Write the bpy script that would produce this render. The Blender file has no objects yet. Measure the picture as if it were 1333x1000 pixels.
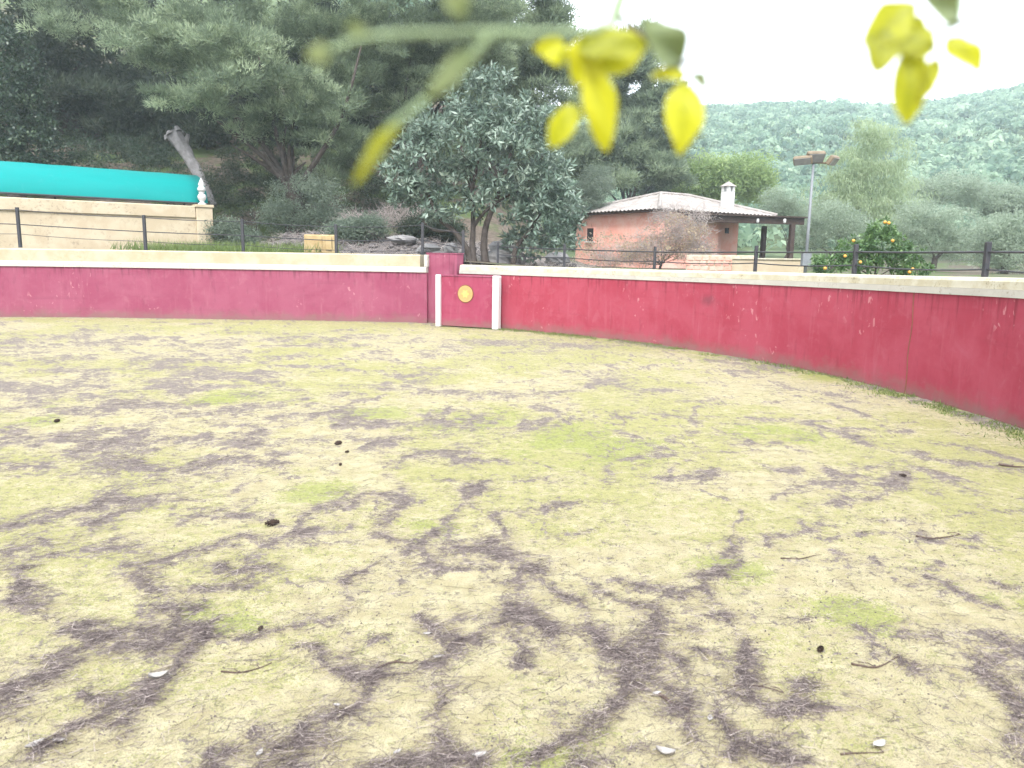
import bpy, math, random
import numpy as np
from mathutils import Matrix, Vector

S = bpy.context.scene
C = S.collection
RNG = np.random.default_rng(7)
random.seed(7)
R = math.radians

# ------------------------------------------------------------------ camera
CAM_Z, PITCH, ROLL, F = 1.65, R(9.5), R(0.9), 1000.0
cam = bpy.data.cameras.new('camera')
cam.sensor_width = 36.0
cam.lens = 36.0 * F / 1333.0
cam.clip_start, cam.clip_end = 0.02, 2000.0
cam.dof.use_dof = True
cam.dof.focus_distance = 14.0
cam.dof.aperture_fstop = 4.8
camo = bpy.data.objects.new('camera', cam)
C.objects.link(camo)
_rt = Vector((1, 0, 0)); _up = Vector((0, math.sin(PITCH), math.cos(PITCH))); _fw = Vector((0, math.cos(PITCH), -math.sin(PITCH)))
_ix = _rt * math.cos(ROLL) + _up * math.sin(ROLL)
_iy = -_rt * math.sin(ROLL) + _up * math.cos(ROLL)
m = Matrix((_ix, _iy, -_fw)).transposed().to_4x4()
m.translation = (0, 0, CAM_Z)
camo.matrix_world = m
S.camera = camo

# ------------------------------------------------------------------ sky, sun, exposure (bright overcast)
SUN_EL, SUN_AZ = 50.0, 188.0            # azimuth clockwise from +Y: the light comes from behind the camera
w = bpy.data.worlds.new('World'); S.world = w; w.use_nodes = True
nt = w.node_tree; nt.nodes.clear()
sky = nt.nodes.new('ShaderNodeTexSky'); sky.sky_type = 'NISHITA'; sky.sun_disc = False
sky.sun_elevation = R(SUN_EL); sky.sun_rotation = R(SUN_AZ); sky.dust_density = 4.0; sky.air_density = 1.0
hs = nt.nodes.new('ShaderNodeHueSaturation'); hs.inputs['Saturation'].default_value = 0.16
mx = nt.nodes.new('ShaderNodeMix'); mx.data_type = 'RGBA'; mx.inputs[0].default_value = 0.7
mx.inputs[7].default_value = (11.2, 12.0, 13.2, 1)       # the even cloud layer
bg = nt.nodes.new('ShaderNodeBackground'); bg.inputs[1].default_value = 0.10
wo = nt.nodes.new('ShaderNodeOutputWorld')
nt.links.new(sky.outputs[0], hs.inputs['Color']); nt.links.new(hs.outputs[0], mx.inputs[6])
nt.links.new(mx.outputs[2], bg.inputs[0]); nt.links.new(bg.outputs[0], wo.inputs[0])
sun = bpy.data.lights.new('sun', 'SUN'); sun.energy = 1.5; sun.angle = R(12); sun.color = (1, .985, .96)
suno = bpy.data.objects.new('sun', sun); C.objects.link(suno)
_sd = Vector((math.sin(R(SUN_AZ)) * math.cos(R(SUN_EL)), math.cos(R(SUN_AZ)) * math.cos(R(SUN_EL)), math.sin(R(SUN_EL))))
suno.rotation_euler = _sd.to_track_quat('Z', 'Y').to_euler()
S.view_settings.view_transform = 'Standard'; S.view_settings.look = 'None'
S.view_settings.gamma = 1.0; S.view_settings.exposure = 1.75; S.view_settings.use_curve_mapping = False
S.cycles.max_bounces = 7; S.cycles.diffuse_bounces = 3; S.cycles.glossy_bounces = 2
S.cycles.transmission_bounces = 4; S.cycles.volume_bounces = 3; S.cycles.use_denoising = True
S.cycles.use_adaptive_sampling = True; S.cycles.adaptive_threshold = 0.01

# ------------------------------------------------------------------ where a thing seen in a direction stands
def ray(x, y):
    dx, dy = x - 666.5, y - 500.0
    u = dx * math.cos(ROLL) + dy * math.sin(ROLL); v = -dx * math.sin(ROLL) + dy * math.cos(ROLL)
    return (u, F * math.cos(PITCH) - v * math.sin(PITCH), -F * math.sin(PITCH) - v * math.cos(PITCH))
def G(x, y, z=0.0):
    d = ray(x, y); t = (z - CAM_Z) / d[2]; return Vector((d[0] * t, d[1] * t, z))
def at(x, y, Y):
    d = ray(x, y); t = Y / d[1]; return Vector((d[0] * t, Y, CAM_Z + d[2] * t))
def pxm(Y): return Y / F                # metres per photo pixel at depth Y

# ------------------------------------------------------------------ noise
def _hash(ix, iy, s):
    h = (ix.astype(np.int64) * 374761393 + iy.astype(np.int64) * 668265263 + s * 974711) & 0xffffffff
    h = ((h ^ (h >> 13)) * 1274126177) & 0xffffffff
    return ((h ^ (h >> 16)) & 0xffff) / 65535.0
def vn(x, y, s=0):
    ix, iy = np.floor(x), np.floor(y); fx, fy = x - ix, y - iy
    fx = fx * fx * fx * (fx * (fx * 6 - 15) + 10); fy = fy * fy * fy * (fy * (fy * 6 - 15) + 10)
    a, b = _hash(ix, iy, s), _hash(ix + 1, iy, s); c, d = _hash(ix, iy + 1, s), _hash(ix + 1, iy + 1, s)
    return (a + (b - a) * fx) * (1 - fy) + (c + (d - c) * fx) * fy
def fbm(x, y, s=0, o=4):
    t = 0; a = .5; n = 0
    for k in range(o):
        t = t + a * vn(x * 2 ** k + 17.3 * k, y * 2 ** k - 9.1 * k, s + k); n += a; a *= .55
    return t / n
def sstep(a, b, x):
    t = np.clip((x - a) / (b - a), 0, 1); return t * t * (3 - 2 * t)

# ------------------------------------------------------------------ materials
class N:
    def __init__(s, name):
        s.m = bpy.data.materials.new(name); s.m.use_nodes = True; s.t = s.m.node_tree; s.t.nodes.clear()
        s.out = s.t.nodes.new('ShaderNodeOutputMaterial')
    def n(s, typ, **kw):
        o = s.t.nodes.new('ShaderNode' + typ)
        for k, v in kw.items():
            if k.startswith('i_'):
                key = k[2:]; key = int(key) if key.isdigit() else key.replace('_', ' ')
                s.set(o.inputs[key], v)
            else: setattr(o, k, v)
        return o
    def set(s, sock, v):
        if isinstance(v, bpy.types.NodeSocket): s.t.links.new(v, sock)
        else:
            if isinstance(v, tuple) and len(v) == 3 and sock.type == 'RGBA': v = v + (1,)
            sock.default_value = v
    def mix(s, f, a, b, blend='MIX'):
        o = s.n('Mix', data_type='RGBA', blend_type=blend)
        s.set(o.inputs[0], f); s.set(o.inputs[6], a); s.set(o.inputs[7], b); return o.outputs[2]
    def math(s, op, a, b=0.0, c=None):
        o = s.n('Math', operation=op); s.set(o.inputs[0], a); s.set(o.inputs[1], b)
        if c is not None: s.set(o.inputs[2], c)
        return o.outputs[0]
    def noise(s, vec, scale, detail=4, rough=.55, dist=0.0):
        return s.n('TexNoise', i_Vector=vec, i_Scale=float(scale), i_Detail=float(detail), i_Roughness=rough, i_Distortion=dist).outputs['Fac']
    def step(s, x, a, b):
        o = s.n('MapRange', interpolation_type='SMOOTHSTEP', i_0=x, i_1=float(a), i_2=float(b)); return o.outputs[0]
    def pos(s): return s.n('NewGeometry').outputs['Position']
    def obj(s): return s.n('TexCoord').outputs['Object']
    def uv(s): return s.n('TexCoord').outputs['UV']
    def scale(s, vec, v): return s.n('VectorMath', operation='MULTIPLY', i_0=vec, i_1=v).outputs[0]
    def attr(s, name): return s.n('Attribute', attribute_name=name).outputs['Fac']
    def bump(s, h, strength=.4, dist=.01): return s.n('Bump', i_Height=h, i_Strength=strength, i_Distance=dist).outputs[0]
    def bsdf(s, col, rough=.9, spec=.2, normal=None, metal=0.0):
        o = s.n('BsdfPrincipled'); s.set(o.inputs['Base Color'], col); s.set(o.inputs['Roughness'], rough)
        s.set(o.inputs['Specular IOR Level'], spec); o.inputs['Metallic'].default_value = metal
        if normal is not None: s.set(o.inputs['Normal'], normal)
        return o.outputs[0]
    def done(s, sh): s.t.links.new(sh, s.out.inputs[0]); return s.m

def mat_plain(name, a, b, scale=6.0, rough=.85, spec=.25, bump=.3, dist=.01, metal=0.0):
    """two tones of one real colour broken up by noise, plus fine relief"""
    a, b = tuple(x * .64 for x in a), tuple(x * .64 for x in b)
    n = N(name); p = n.pos(); f = n.noise(p, scale, 6, .6); g = n.noise(p, scale * 9, 4, .6)
    col = n.mix(n.step(f, .3, .7), a, b); col = n.mix(n.step(g, .55, .8), col, tuple(x * .75 for x in a))
    return n.done(n.bsdf(col, rough, spec, n.bump(n.math('ADD', f, g), bump, dist), metal))

def mat_leaf(name, dark, mid, light, trans=.48, rough=.55, spec=.3):
    n = N(name); t = n.attr('tint')
    r = n.n('ValToRGB'); r.color_ramp.elements[0].color = dark + (1,); r.color_ramp.elements[1].color = light + (1,)
    e = r.color_ramp.elements.new(.5); e.color = mid + (1,)
    n.set(r.inputs[0], t)
    d = n.bsdf(r.outputs[0], rough, spec)
    tr = n.n('BsdfTranslucent', i_Color=n.mix(.5, r.outputs[0], tuple(min(1, c * 1.7) for c in light)))
    ms = n.n('MixShader', i_0=trans); n.t.links.new(d, ms.inputs[1]); n.t.links.new(tr.outputs[0], ms.inputs[2])
    return n.done(ms.outputs[0])

def mat_ring_red(name, a, b, chip, chips, smudge=()):
    a, b, chip = (tuple(x * .66 for x in q) for q in (a, b, chip)); n = N(name); uv = n.uv(); u = n.scale(uv, (1, 1, 1))
    streak = n.noise(n.scale(uv, (9, .9, 1)), 1.0, 5, .65)
    blot = n.noise(uv, 1.1, 5, .6, .4)
    hband = n.noise(n.scale(uv, (.5, 7, 1)), 1.0, 4, .6)
    blot2 = n.noise(uv, 3.4, 6, .7, .5); col = n.mix(n.step(blot, .36, .62), a, b); col = n.mix(n.math('MULTIPLY', n.step(blot2, .52, .70), .32), col, chip); col = n.mix(n.math('MULTIPLY', n.step(n.noise(n.scale(uv, (5, 1.3, 1)), 1.3, 6, .7), .54, .70), .35), col, tuple(x * .6 for x in a))
    col = n.mix(n.math('MULTIPLY', n.step(streak, .52, .76), .45), col, chip)
    col = n.mix(n.math('MULTIPLY', n.step(hband, .55, .75), .25), col, tuple(x * .7 for x in a))
    # flaked paint: small crisp pale marks, gathered in patches
    fl = n.noise(n.scale(uv, (9, 5, 1)), 1.3, 3, .5, .6); gate = n.noise(uv, .7, 2, .5)
    msk = n.math('MULTIPLY', n.step(fl, .64, .675), n.step(gate, .52, .60))
    col = n.mix(n.math('MULTIPLY', msk, chips), col, (.62, .36, .36))
    for (sx, sy, sz), rad_ in smudge:                            # round dark smudges at the given points
        dd = n.n('VectorMath', operation='DISTANCE', i_0=n.scale(n.pos(), (1, .25, 1)), i_1=(sx, sy * .25, sz)).outputs['Value']
        dd = n.math('ADD', dd, n.math('MULTIPLY', n.math('SUBTRACT', n.noise(uv, 6, 4, .6), .5), rad_ * 1.2))
        col = n.mix(n.math('MULTIPLY', n.step(dd, rad_, rad_ * .1), .55), col, (.10, .035, .045))
    # splashed dirt along the foot of the wall
    v = n.n('SeparateXYZ', i_0=uv).outputs[1]
    dn = n.noise(n.scale(uv, (2.2, 3, 1)), 1.6, 5, .65)
    foot = n.step(n.math('ADD', v, n.math('MULTIPLY', dn, .5)), .52, .2)
    col = n.mix(n.math('MULTIPLY', foot, .75), col, (.17, .105, .09))
    drip = n.noise(n.scale(uv, (16, .55, 1)), 1.0, 4, .6); top = n.step(n.math('ADD', v, n.math('MULTIPLY', drip, .7)), 1.36, 1.62)
    col = n.mix(n.math('MULTIPLY', n.math('MULTIPLY', top, n.step(drip, .5, .66)), .5), col, tuple(x * .4 for x in a))
    return n.done(n.bsdf(col, .8, .2, n.bump(n.math('ADD', n.noise(uv, 14, 6, .6), msk), .35, .006)))

def mat_weathered(name, a, b, stain, scale=2.0, amount=.6, k=.64):
    a, b, stain = (tuple(x * k for x in q) for q in (a, b, stain)); n = N(name); p = n.pos(); f = n.noise(p, scale, 6, .62, .3); g = n.noise(p, scale * 7, 5, .65); h = n.noise(p, scale * .6, 5, .6, .5)
    col = n.mix(n.step(f, .35, .65), a, b)
    col = n.mix(n.math('MULTIPLY', n.math('MULTIPLY', n.step(g, .5, .7), n.step(h, .46, .62)), amount), col, stain)
    return n.done(n.bsdf(col, .9, .15, n.bump(g, .35, .01)))

M = {}
M['red_right'] = mat_ring_red('faded_red_paint', (.40, .048, .080), (.45, .072, .110), (.50, .14, .18), .3, [(at(925, 392, G(925, 461).y), .17), (at(1232, 367, G(1232, 529).y), .15)])
M['red_left'] = mat_ring_red('veil_paled_red_paint', (.33, .068, .125), (.37, .095, .155), (.45, .17, .22), .25)  # paler pinker red: lens veil over the left wall put into the colour
M['white_band'] = mat_weathered('white_limewash', (.60, .56, .49), (.68, .64, .56), (.34, .30, .22), 3.0, .8)
M['coping'] = mat_weathered('weathered_cream_coping', (.56, .50, .35), (.68, .63, .50), (.24, .21, .12), 4.0, .9)
M['riser'] = mat_weathered('yellow_ochre_limewash', (.52, .44, .29), (.60, .53, .39), (.50, .36, .18), 2.0, .6)
M['cream'] = mat_weathered('cream_render', (.62, .50, .34), (.70, .59, .42), (.26, .20, .15), 1.6, .6)
M['door_red'] = mat_ring_red('gate_red_paint', (.34, .04, .085), (.39, .065, .12), (.45, .13, .18), .2)
M['gate_white'] = mat_weathered('gate_white_paint', (.80, .76, .74), (.84, .82, .80), (.50, .42, .40), 4.0, .4)
M['emblem'] = mat_plain('ochre_paint', (.62, .36, .13), (.68, .42, .18), 9)
M['emblem_light'] = mat_plain('pale_yellow_paint', (.62, .50, .14), (.68, .55, .20), 9)
M['emblem_dark'] = mat_plain('brown_paint', (.22, .10, .06), (.28, .12, .06), 9)
M['steel'] = mat_plain('dark_fence_steel', (.035, .037, .045), (.06, .055, .06), 12, .55, .4)
M['galv'] = mat_plain('galvanised_steel', (.22, .235, .25), (.29, .305, .32), 8, .5, .5)
M['rusty'] = mat_plain('rusty_lamp_housing', (.22, .17, .11), (.32, .25, .17), 9, .7, .3)
M['lampglass'] = mat_plain('dusty_lamp_glass', (.30, .30, .30), (.38, .37, .35), 9, .2, .5)
M['teal'] = None
M['stone'] = mat_plain('grey_limestone', (.26, .25, .25), (.40, .38, .36), 3, .95, .15, .7, .04)
M['rubble'] = mat_plain('bank_rubble', (.09, .08, .075), (.24, .215, .21), 5, .95, .15, .7, .03)
M['bark'] = mat_plain('grey_bark', (.085, .07, .06), (.15, .125, .11), 7, .95, .1, .8, .03)
M['bark_pale'] = mat_plain('weathered_dead_wood', (.28, .265, .265), (.42, .40, .40), 5, .9, .1, .7, .03)
M['twig'] = mat_plain('dry_twig', (.11, .075, .06), (.18, .13, .11), 30, .9, .1)
M['brick'] = mat_weathered('pink_brick_render', (.82, .39, .30), (.84, .50, .41), (.52, .22, .15), 1.5, .5, .80)
M['terracotta'] = mat_weathered('lichen_grey_terracotta', (.38, .335, .305), (.50, .455, .42), (.20, .14, .12), 1.6, .8)
M['woodbeam'] = mat_plain('dark_stained_beam', (.05, .03, .025), (.085, .055, .04), 8, .7, .25)
M['dark'] = mat_plain('dark_opening', (.02, .018, .018), (.035, .03, .03), 4, .5, .3)
M['whitewash'] = mat_weathered('whitewash', (.74, .73, .70), (.80, .79, .77), (.45, .42, .38), 4, .4)
M['orange'] = mat_plain('orange_peel', (.80, .38, .05), (.85, .46, .08), 20, .45, .4)
M['ochre_block'] = mat_weathered('ochre_block', (.52, .37, .18), (.60, .46, .25), (.34, .22, .12), 4, .6)
M['cone'] = mat_plain('pine_cone', (.055, .04, .035), (.10, .07, .055), 40, .9, .1)
M['paleleaf'] = mat_plain('bleached_leaf', (.42, .39, .36), (.56, .53, .50), 40, .8, .2)
M['farroof'] = mat_plain('far_tile_roof', (.50, .26, .20), (.56, .32, .25), 2)

n = N('turquoise_awning'); p = n.pos()
f = n.noise(n.scale(p, (.5, .5, 2.5)), 1.2, 4, .5); g = n.noise(n.scale(p, (6, 6, .6)), 1, 4, .6)
col = n.mix(f, (.0, .175, .168), (.0, .225, .212)); col = n.mix(n.math('MULTIPLY', n.step(g, .6, .8), .25), col, (.08, .27, .25))
M['teal'] = n.done(n.bsdf(col, .6, .15, n.bump(n.math('ADD', f, g), .25, .03)))

M['pine'] = mat_leaf('pine_needles', (0.0483, 0.0734, 0.0469), (0.149, 0.195, 0.128), (0.333, 0.391, 0.251))
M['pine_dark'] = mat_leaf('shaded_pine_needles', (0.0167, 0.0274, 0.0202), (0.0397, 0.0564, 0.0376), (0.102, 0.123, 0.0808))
M['ivy'] = mat_leaf('ivy_leaves', (.02, .04, .026), (.035, .06, .036), (.075, .11, .06), .2, .4, .4)
M['loquat'] = mat_leaf('loquat_leaves', (0.045, 0.075, 0.055), (0.125, 0.18, 0.135), (0.3, 0.36, 0.29), .18, .42, .45)
M['greyshrub'] = mat_leaf('grey_green_leaves', (0.055, 0.08, 0.06), (0.13, 0.17, 0.125), (0.25, 0.29, 0.22))
M['lightgreen'] = mat_leaf('fresh_green_leaves', (0.108, 0.162, 0.06), (0.216, 0.3, 0.12), (0.36, 0.444, 0.204))
M['pale_tree'] = mat_leaf('pale_green_leaves', (0.15, 0.2, 0.11), (0.26, 0.33, 0.19), (0.37, 0.43, 0.27))
M['olive'] = mat_leaf('olive_leaves', (0.124, 0.163, 0.109), (0.237, 0.29, 0.208), (0.372, 0.435, 0.328))
M['citrus'] = mat_leaf('orange_tree_leaves', (0.035, 0.08, 0.03), (0.075, 0.14, 0.05), (0.16, 0.25, 0.09), .25, .4, .4)
M['drybrush'] = mat_leaf('dry_creeper', (0.15, 0.12, 0.115), (0.28, 0.235, 0.22), (0.46, 0.41, 0.37))
M['dryleaf'] = mat_leaf('withered_leaves', (0.2, 0.14, 0.11), (0.33, 0.25, 0.19), (0.46, 0.38, 0.26))
M['hill'] = mat_leaf('hillside_wood', (0.0382, 0.088, 0.0679), (0.153, 0.242, 0.162), (0.35, 0.44, 0.304))  # pale cool tints hold part of the distance haze in the leaf colour
M['grass'] = mat_leaf('weeds', (.06, .09, .03), (.12, .17, .05), (.22, .27, .09))
M['needles'] = mat_leaf('fallen_needles', (0.048, 0.0384, 0.0396), (0.138, 0.11, 0.106), (0.408, 0.348, 0.312), .1, .9, .1)
M['yellowleaf'] = mat_leaf('yellowing_leaf', (0.27, 0.29, 0.07), (0.5, 0.5, 0.05), (0.64, 0.6, 0.06), .6, .5, .3)
M['greenleaf'] = mat_leaf('green_leaf', (0.2, 0.25, 0.13), (0.26, 0.31, 0.15), (0.33, 0.37, 0.17), .5, .5, .3)
M['greenstem'] = mat_plain('pale_green_stem', (.26, .36, .17), (.36, .46, .25), 60, .6, .3)

# arena floor: yellow sand, yellow-green moss, drifts of pine needles (masks in vertex attributes, grain in nodes)
n = N('sand_moss_needles'); p = n.pos()
g1 = n.noise(p, 38, 4, .7); g2 = n.noise(p, 130, 3, .7); g3 = n.noise(p, 7, 5, .65); g4 = n.noise(p, 320, 2, .6); g5 = n.noise(p, 12, 6, .78); g6 = n.noise(p, 3.1, 5, .7)
sand = n.mix(n.step(g3, .3, .7), (.44, .39, .225), (.585, .53, .345))
sand = n.mix(n.math('MULTIPLY', n.step(g5, .54, .66), .45), sand, (.34, .28, .19))
sand = n.mix(n.math('MULTIPLY', n.step(g2, .50, .64), .7), sand, (.33, .27, .18))
sand = n.mix(n.math('MULTIPLY', n.step(g4, .54, .62), .65), sand, (.20, .16, .12))
moss = n.mix(n.step(g1, .35, .68), (.36, .345, .145), (.49, .455, .225)); moss = n.mix(n.math('MULTIPLY', n.step(g5, .5, .66), .55), moss, (.26, .27, .10))
moss = n.mix(n.math('MULTIPLY', n.step(g2, .48, .66), .8), moss, (.25, .25, .10)); moss = n.mix(n.math('MULTIPLY', n.step(g4, .54, .64), .5), moss, (.18, .175, .09))
green = n.mix(n.step(g1, .35, .65), (.24, .28, .075), (.40, .42, .13)); green = n.mix(n.math('MULTIPLY', n.step(g2, .5, .66), .7), green, (.13, .17, .06))
am, ag, an = n.attr('moss'), n.attr('green'), n.attr('needle')
jit = n.math('ADD', n.math('MULTIPLY', n.math('SUBTRACT', g1, .5), 1.4), n.math('ADD', n.math('MULTIPLY', n.math('SUBTRACT', g2, .5), 1.0), n.math('ADD', n.math('MULTIPLY', n.math('SUBTRACT', g5, .5), 1.7), n.math('MULTIPLY', n.math('SUBTRACT', g6, .5), .7))))
jit = n.math('MULTIPLY', jit, 1.75)
col = n.mix(n.step(n.math('ADD', am, jit), .3, .75), sand, moss)
col = n.mix(n.math('MULTIPLY', n.step(n.math('ADD', ag, n.math('MULTIPLY', jit, 1.6)), .2, .95), .8), col, green)
need = n.mix(n.step(g2, .36, .66), (.19, .158, .15), (.36, .31, .28)); need = n.mix(n.math('MULTIPLY', n.step(g4, .50, .62), .85), need, (.07, .055, .06)); need = n.mix(n.math('MULTIPLY', n.step(g1, .53, .66), .5), need, (.44, .37, .29))
need = n.mix(n.math('MULTIPLY', n.step(g5, .5, .64), .4), need, (.14, .115, .11))
col = n.mix(n.step(n.math('ADD', an, n.math('MULTIPLY', jit, 1.0)), .36, .60), col, need)
g7 = n.noise(n.scale(p, (1, 1.6, 1)), 21, 3, .6); g8 = n.noise(n.scale(p, (1, 1.4, 1)), 5.5, 6, .8)
col = n.mix(n.math('MULTIPLY', n.step(g7, .585, .65), n.math('MULTIPLY', n.step(g8, .44, .6), .75)), col, (.155, .13, .115))
col = n.mix(n.math('MULTIPLY', n.step(g8, .55, .68), .35), col, (.21, .185, .15))
hgt = n.math('ADD', n.math('MULTIPLY', g1, .6), n.math('ADD', g2, n.math('MULTIPLY', g4, .5)))
M['arena'] = n.done(n.bsdf(n.mix(1.0, col, (.69, .68, .66), 'MULTIPLY'), .95, .1, n.bump(hgt, .7, .014)))

n = N('outer_soil'); p = n.pos()
f = n.noise(p, .45, 6, .65); g = n.noise(p, 5, 6, .7)
col = n.mix(n.step(g, .35, .68), (.075, .06, .048), (.15, .12, .095)); col = n.mix(n.step(f, .46, .58), col, n.mix(g, (.05, .075, .03), (.10, .13, .05)))
py_ = n.n('SeparateXYZ', i_0=p).outputs[1]; col = n.mix(n.step(py_, 50, 75), col, n.mix(n.step(f, .4, .6), (.06, .085, .04), (.11, .14, .07)))
M['terrain'] = n.done(n.bsdf(col, .95, .1, n.bump(g, .8, .06)))

# ------------------------------------------------------------------ builders
def link(o, parent=None):
    C.objects.link(o)
    if parent is not None:
        o.parent = parent
        o.matrix_parent_inverse = parent.matrix_basis.inverted()
    return o
def tag(o, label=None, cat=None, group=None, kind=None):
    if label: o['label'] = label
    if cat: o['category'] = cat
    if group: o['group'] = group
    if kind: o['kind'] = kind
    return o
def thing(name, loc, label, cat, group=None):
    o = bpy.data.objects.new(name, None); o.location = loc; o.empty_display_size = .2
    return tag(link(o), label, cat, group)

def np_obj(name, V, Fc, mat, parent=None, attrs=None, smooth=False, uv=None):
    """mesh from arrays; Fc (n,3) or (n,4)"""
    V = np.asarray(V, np.float32); Fc = np.asarray(Fc, np.int32); k = Fc.shape[1]
    me = bpy.data.meshes.new(name)
    me.vertices.add(len(V)); me.vertices.foreach_set('co', V.ravel())
    me.loops.add(Fc.size); me.loops.foreach_set('vertex_index', Fc.ravel())
    me.polygons.add(len(Fc)); me.polygons.foreach_set('loop_start', np.arange(0, Fc.size, k, dtype=np.int32))
    if smooth: me.polygons.foreach_set('use_smooth', np.ones(len(Fc), bool))
    me.update(calc_edges=True)
    for kx, a in (attrs or {}).items():
        at_ = me.attributes.new(kx, 'FLOAT', 'POINT'); at_.data.foreach_set('value', np.asarray(a, np.float32))
    me.materials.append(mat)
    return link(bpy.data.objects.new(name, me), parent)

class MB:
    """collects boxes, tubes, lathes and strips; build() links them as one mesh"""
    def __init__(s): s.v = []; s.f = []; s.uv = {}
    def add(s, vs, fs):
        b = len(s.v); s.v += [tuple(x) for x in vs]; s.f += [tuple(i + b for i in q) for q in fs]
    def box(s, o, ax, ay, az, bev=0.0):
        """box centred at o with half-vectors ax, ay, az; bev chamfers the edges"""
        o, ax, ay, az = map(Vector, (o, ax, ay, az))
        lx, ly, lz = ax.length, ay.length, az.length
        if bev <= 0:
            vs = [o + ax * i + ay * j + az * k for i in (-1, 1) for j in (-1, 1) for k in (-1, 1)]
            s.add(vs, [(0, 1, 3, 2), (4, 6, 7, 5), (0, 4, 5, 1), (2, 3, 7, 6), (0, 2, 6, 4), (1, 5, 7, 3)]); return
        ex, ey, ez = (1 - bev / lx), (1 - bev / ly), (1 - bev / lz)
        vs = []
        idx = {}
        for i in (-1, 1):
            for j in (-1, 1):
                for k in (-1, 1):
                    for t, (a, b, c) in enumerate(((1, ey, ez), (ex, 1, ez), (ex, ey, 1))):
                        idx[(i, j, k, t)] = len(vs); vs.append(o + ax * i * a + ay * j * b + az * k * c)
        fs = []
        for i in (-1, 1):
            fs.append([idx[(i, j, k, 0)] for j, k in ((-1, -1), (1, -1), (1, 1), (-1, 1))])
            fs.append([idx[(j, i, k, 1)] for j, k in ((-1, -1), (1, -1), (1, 1), (-1, 1))])
            fs.append([idx[(j, k, i, 2)] for j, k in ((-1, -1), (1, -1), (1, 1), (-1, 1))])
            for j in (-1, 1):
                fs.append([idx[(i, j, -1, 0)], idx[(i, j, 1, 0)], idx[(i, j, 1, 1)], idx[(i, j, -1, 1)]])
                fs.append([idx[(i, -1, j, 0)], idx[(i, 1, j, 0)], idx[(i, 1, j, 2)], idx[(i, -1, j, 2)]])
                fs.append([idx[(-1, i, j, 1)], idx[(1, i, j, 1)], idx[(1, i, j, 2)], idx[(-1, i, j, 2)]])
                for k in (-1, 1): fs.append([idx[(i, j, k, t)] for t in range(3)])
        s.add(vs, fs)
    def tube(s, pts, rad, n=8, cap=True, wob=0.0):
        pts = [Vector(p) for p in pts]
        if not hasattr(rad, '__len__'): rad = [rad] * len(pts)
        vs = []; prev = None
        for i, p in enumerate(pts):
            d = (pts[min(i + 1, len(pts) - 1)] - pts[max(i - 1, 0)]).normalized()
            if prev is None:
                a = d.orthogonal().normalized()
            else:
                a = prev - d * prev.dot(d); a = a.normalized() if a.length > 1e-6 else d.orthogonal().normalized()
            prev = a; b = d.cross(a)
            for k in range(n):
                t = 2 * math.pi * k / n; r = rad[i] * (1 + wob * (random.random() - .5))
                vs.append(p + a * math.cos(t) * r + b * math.sin(t) * r)
        fs = [(i * n + k, i * n + (k + 1) % n, (i + 1) * n + (k + 1) % n, (i + 1) * n + k) for i in range(len(pts) - 1) for k in range(n)]
        if cap: fs += [tuple(range(n - 1, -1, -1)), tuple((len(pts) - 1) * n + k for k in range(n))]
        s.add(vs, fs)
    def lathe(s, o, prof, n=14):
        o = Vector(o); vs = []
        for r, z in prof:
            for k in range(n):
                t = 2 * math.pi * k / n; vs.append(o + Vector((r * math.cos(t), r * math.sin(t), z)))
        fs = [(i * n + k, i * n + (k + 1) % n, (i + 1) * n + (k + 1) % n, (i + 1) * n + k) for i in range(len(prof) - 1) for k in range(n)]
        fs += [tuple(range(n - 1, -1, -1)), tuple((len(prof) - 1) * n + k for k in range(n))]
        s.add(vs, fs)
    def blob(s, o, r, n=9, jag=.25, seed=0):
        """an angular boulder"""
        rr = random.Random(seed); o = Vector(o); vs = []; rows = max(4, n // 2)
        for i in range(rows + 1):
            ph = math.pi * i / rows
            for k in range(n):
                t = 2 * math.pi * k / n + i * .3; q = 1 + jag * (rr.random() - .5) * 2
                vs.append(o + Vector((r[0] * math.sin(ph) * math.cos(t) * q, r[1] * math.sin(ph) * math.sin(t) * q, r[2] * math.cos(ph) * (1 + jag * .5 * (rr.random() - .5)))))
        s.add(vs, [(i * n + k, i * n + (k + 1) % n, (i + 1) * n + (k + 1) % n, (i + 1) * n + k) for i in range(rows) for k in range(n)])
    def build(s, name, mat, parent=None, smooth=False, label=None, uv=None, fix=True):
        me = bpy.data.meshes.new(name); me.from_pydata(s.v, [], s.f)
        if uv is not None:
            l = me.uv_layers.new(name='UVMap')
            for i, lp in enumerate(me.loops): l.data[i].uv = uv[lp.vertex_index]
        if smooth:
            for q in me.polygons: q.use_smooth = True
        me.materials.append(mat)
        if fix:
            import bmesh
            b = bmesh.new(); b.from_mesh(me); bmesh.ops.recalc_face_normals(b, faces=b.faces); b.to_mesh(me); b.free()
        o = link(bpy.data.objects.new(name, me), parent)
        if label: o['label'] = label
        return o

# ------------------------------------------------------------------ ring wall path
CX, CY, RR = -6.5, 7.45, 11.9
base_px = [(0, 413), (75, 413.4), (150, 414), (225, 414.9), (300, 416), (375, 417), (450, 418.4), (505, 419.6), (557, 421.3), (597, 424), (650, 428.2), (700, 432.3),
           (760, 438), (840, 447.5), (900, 456), (1000, 472.5), (1100, 493), (1200, 519.5), (1260, 537), (1333, 560)]
anchor = [G(*q) for q in base_px]
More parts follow.
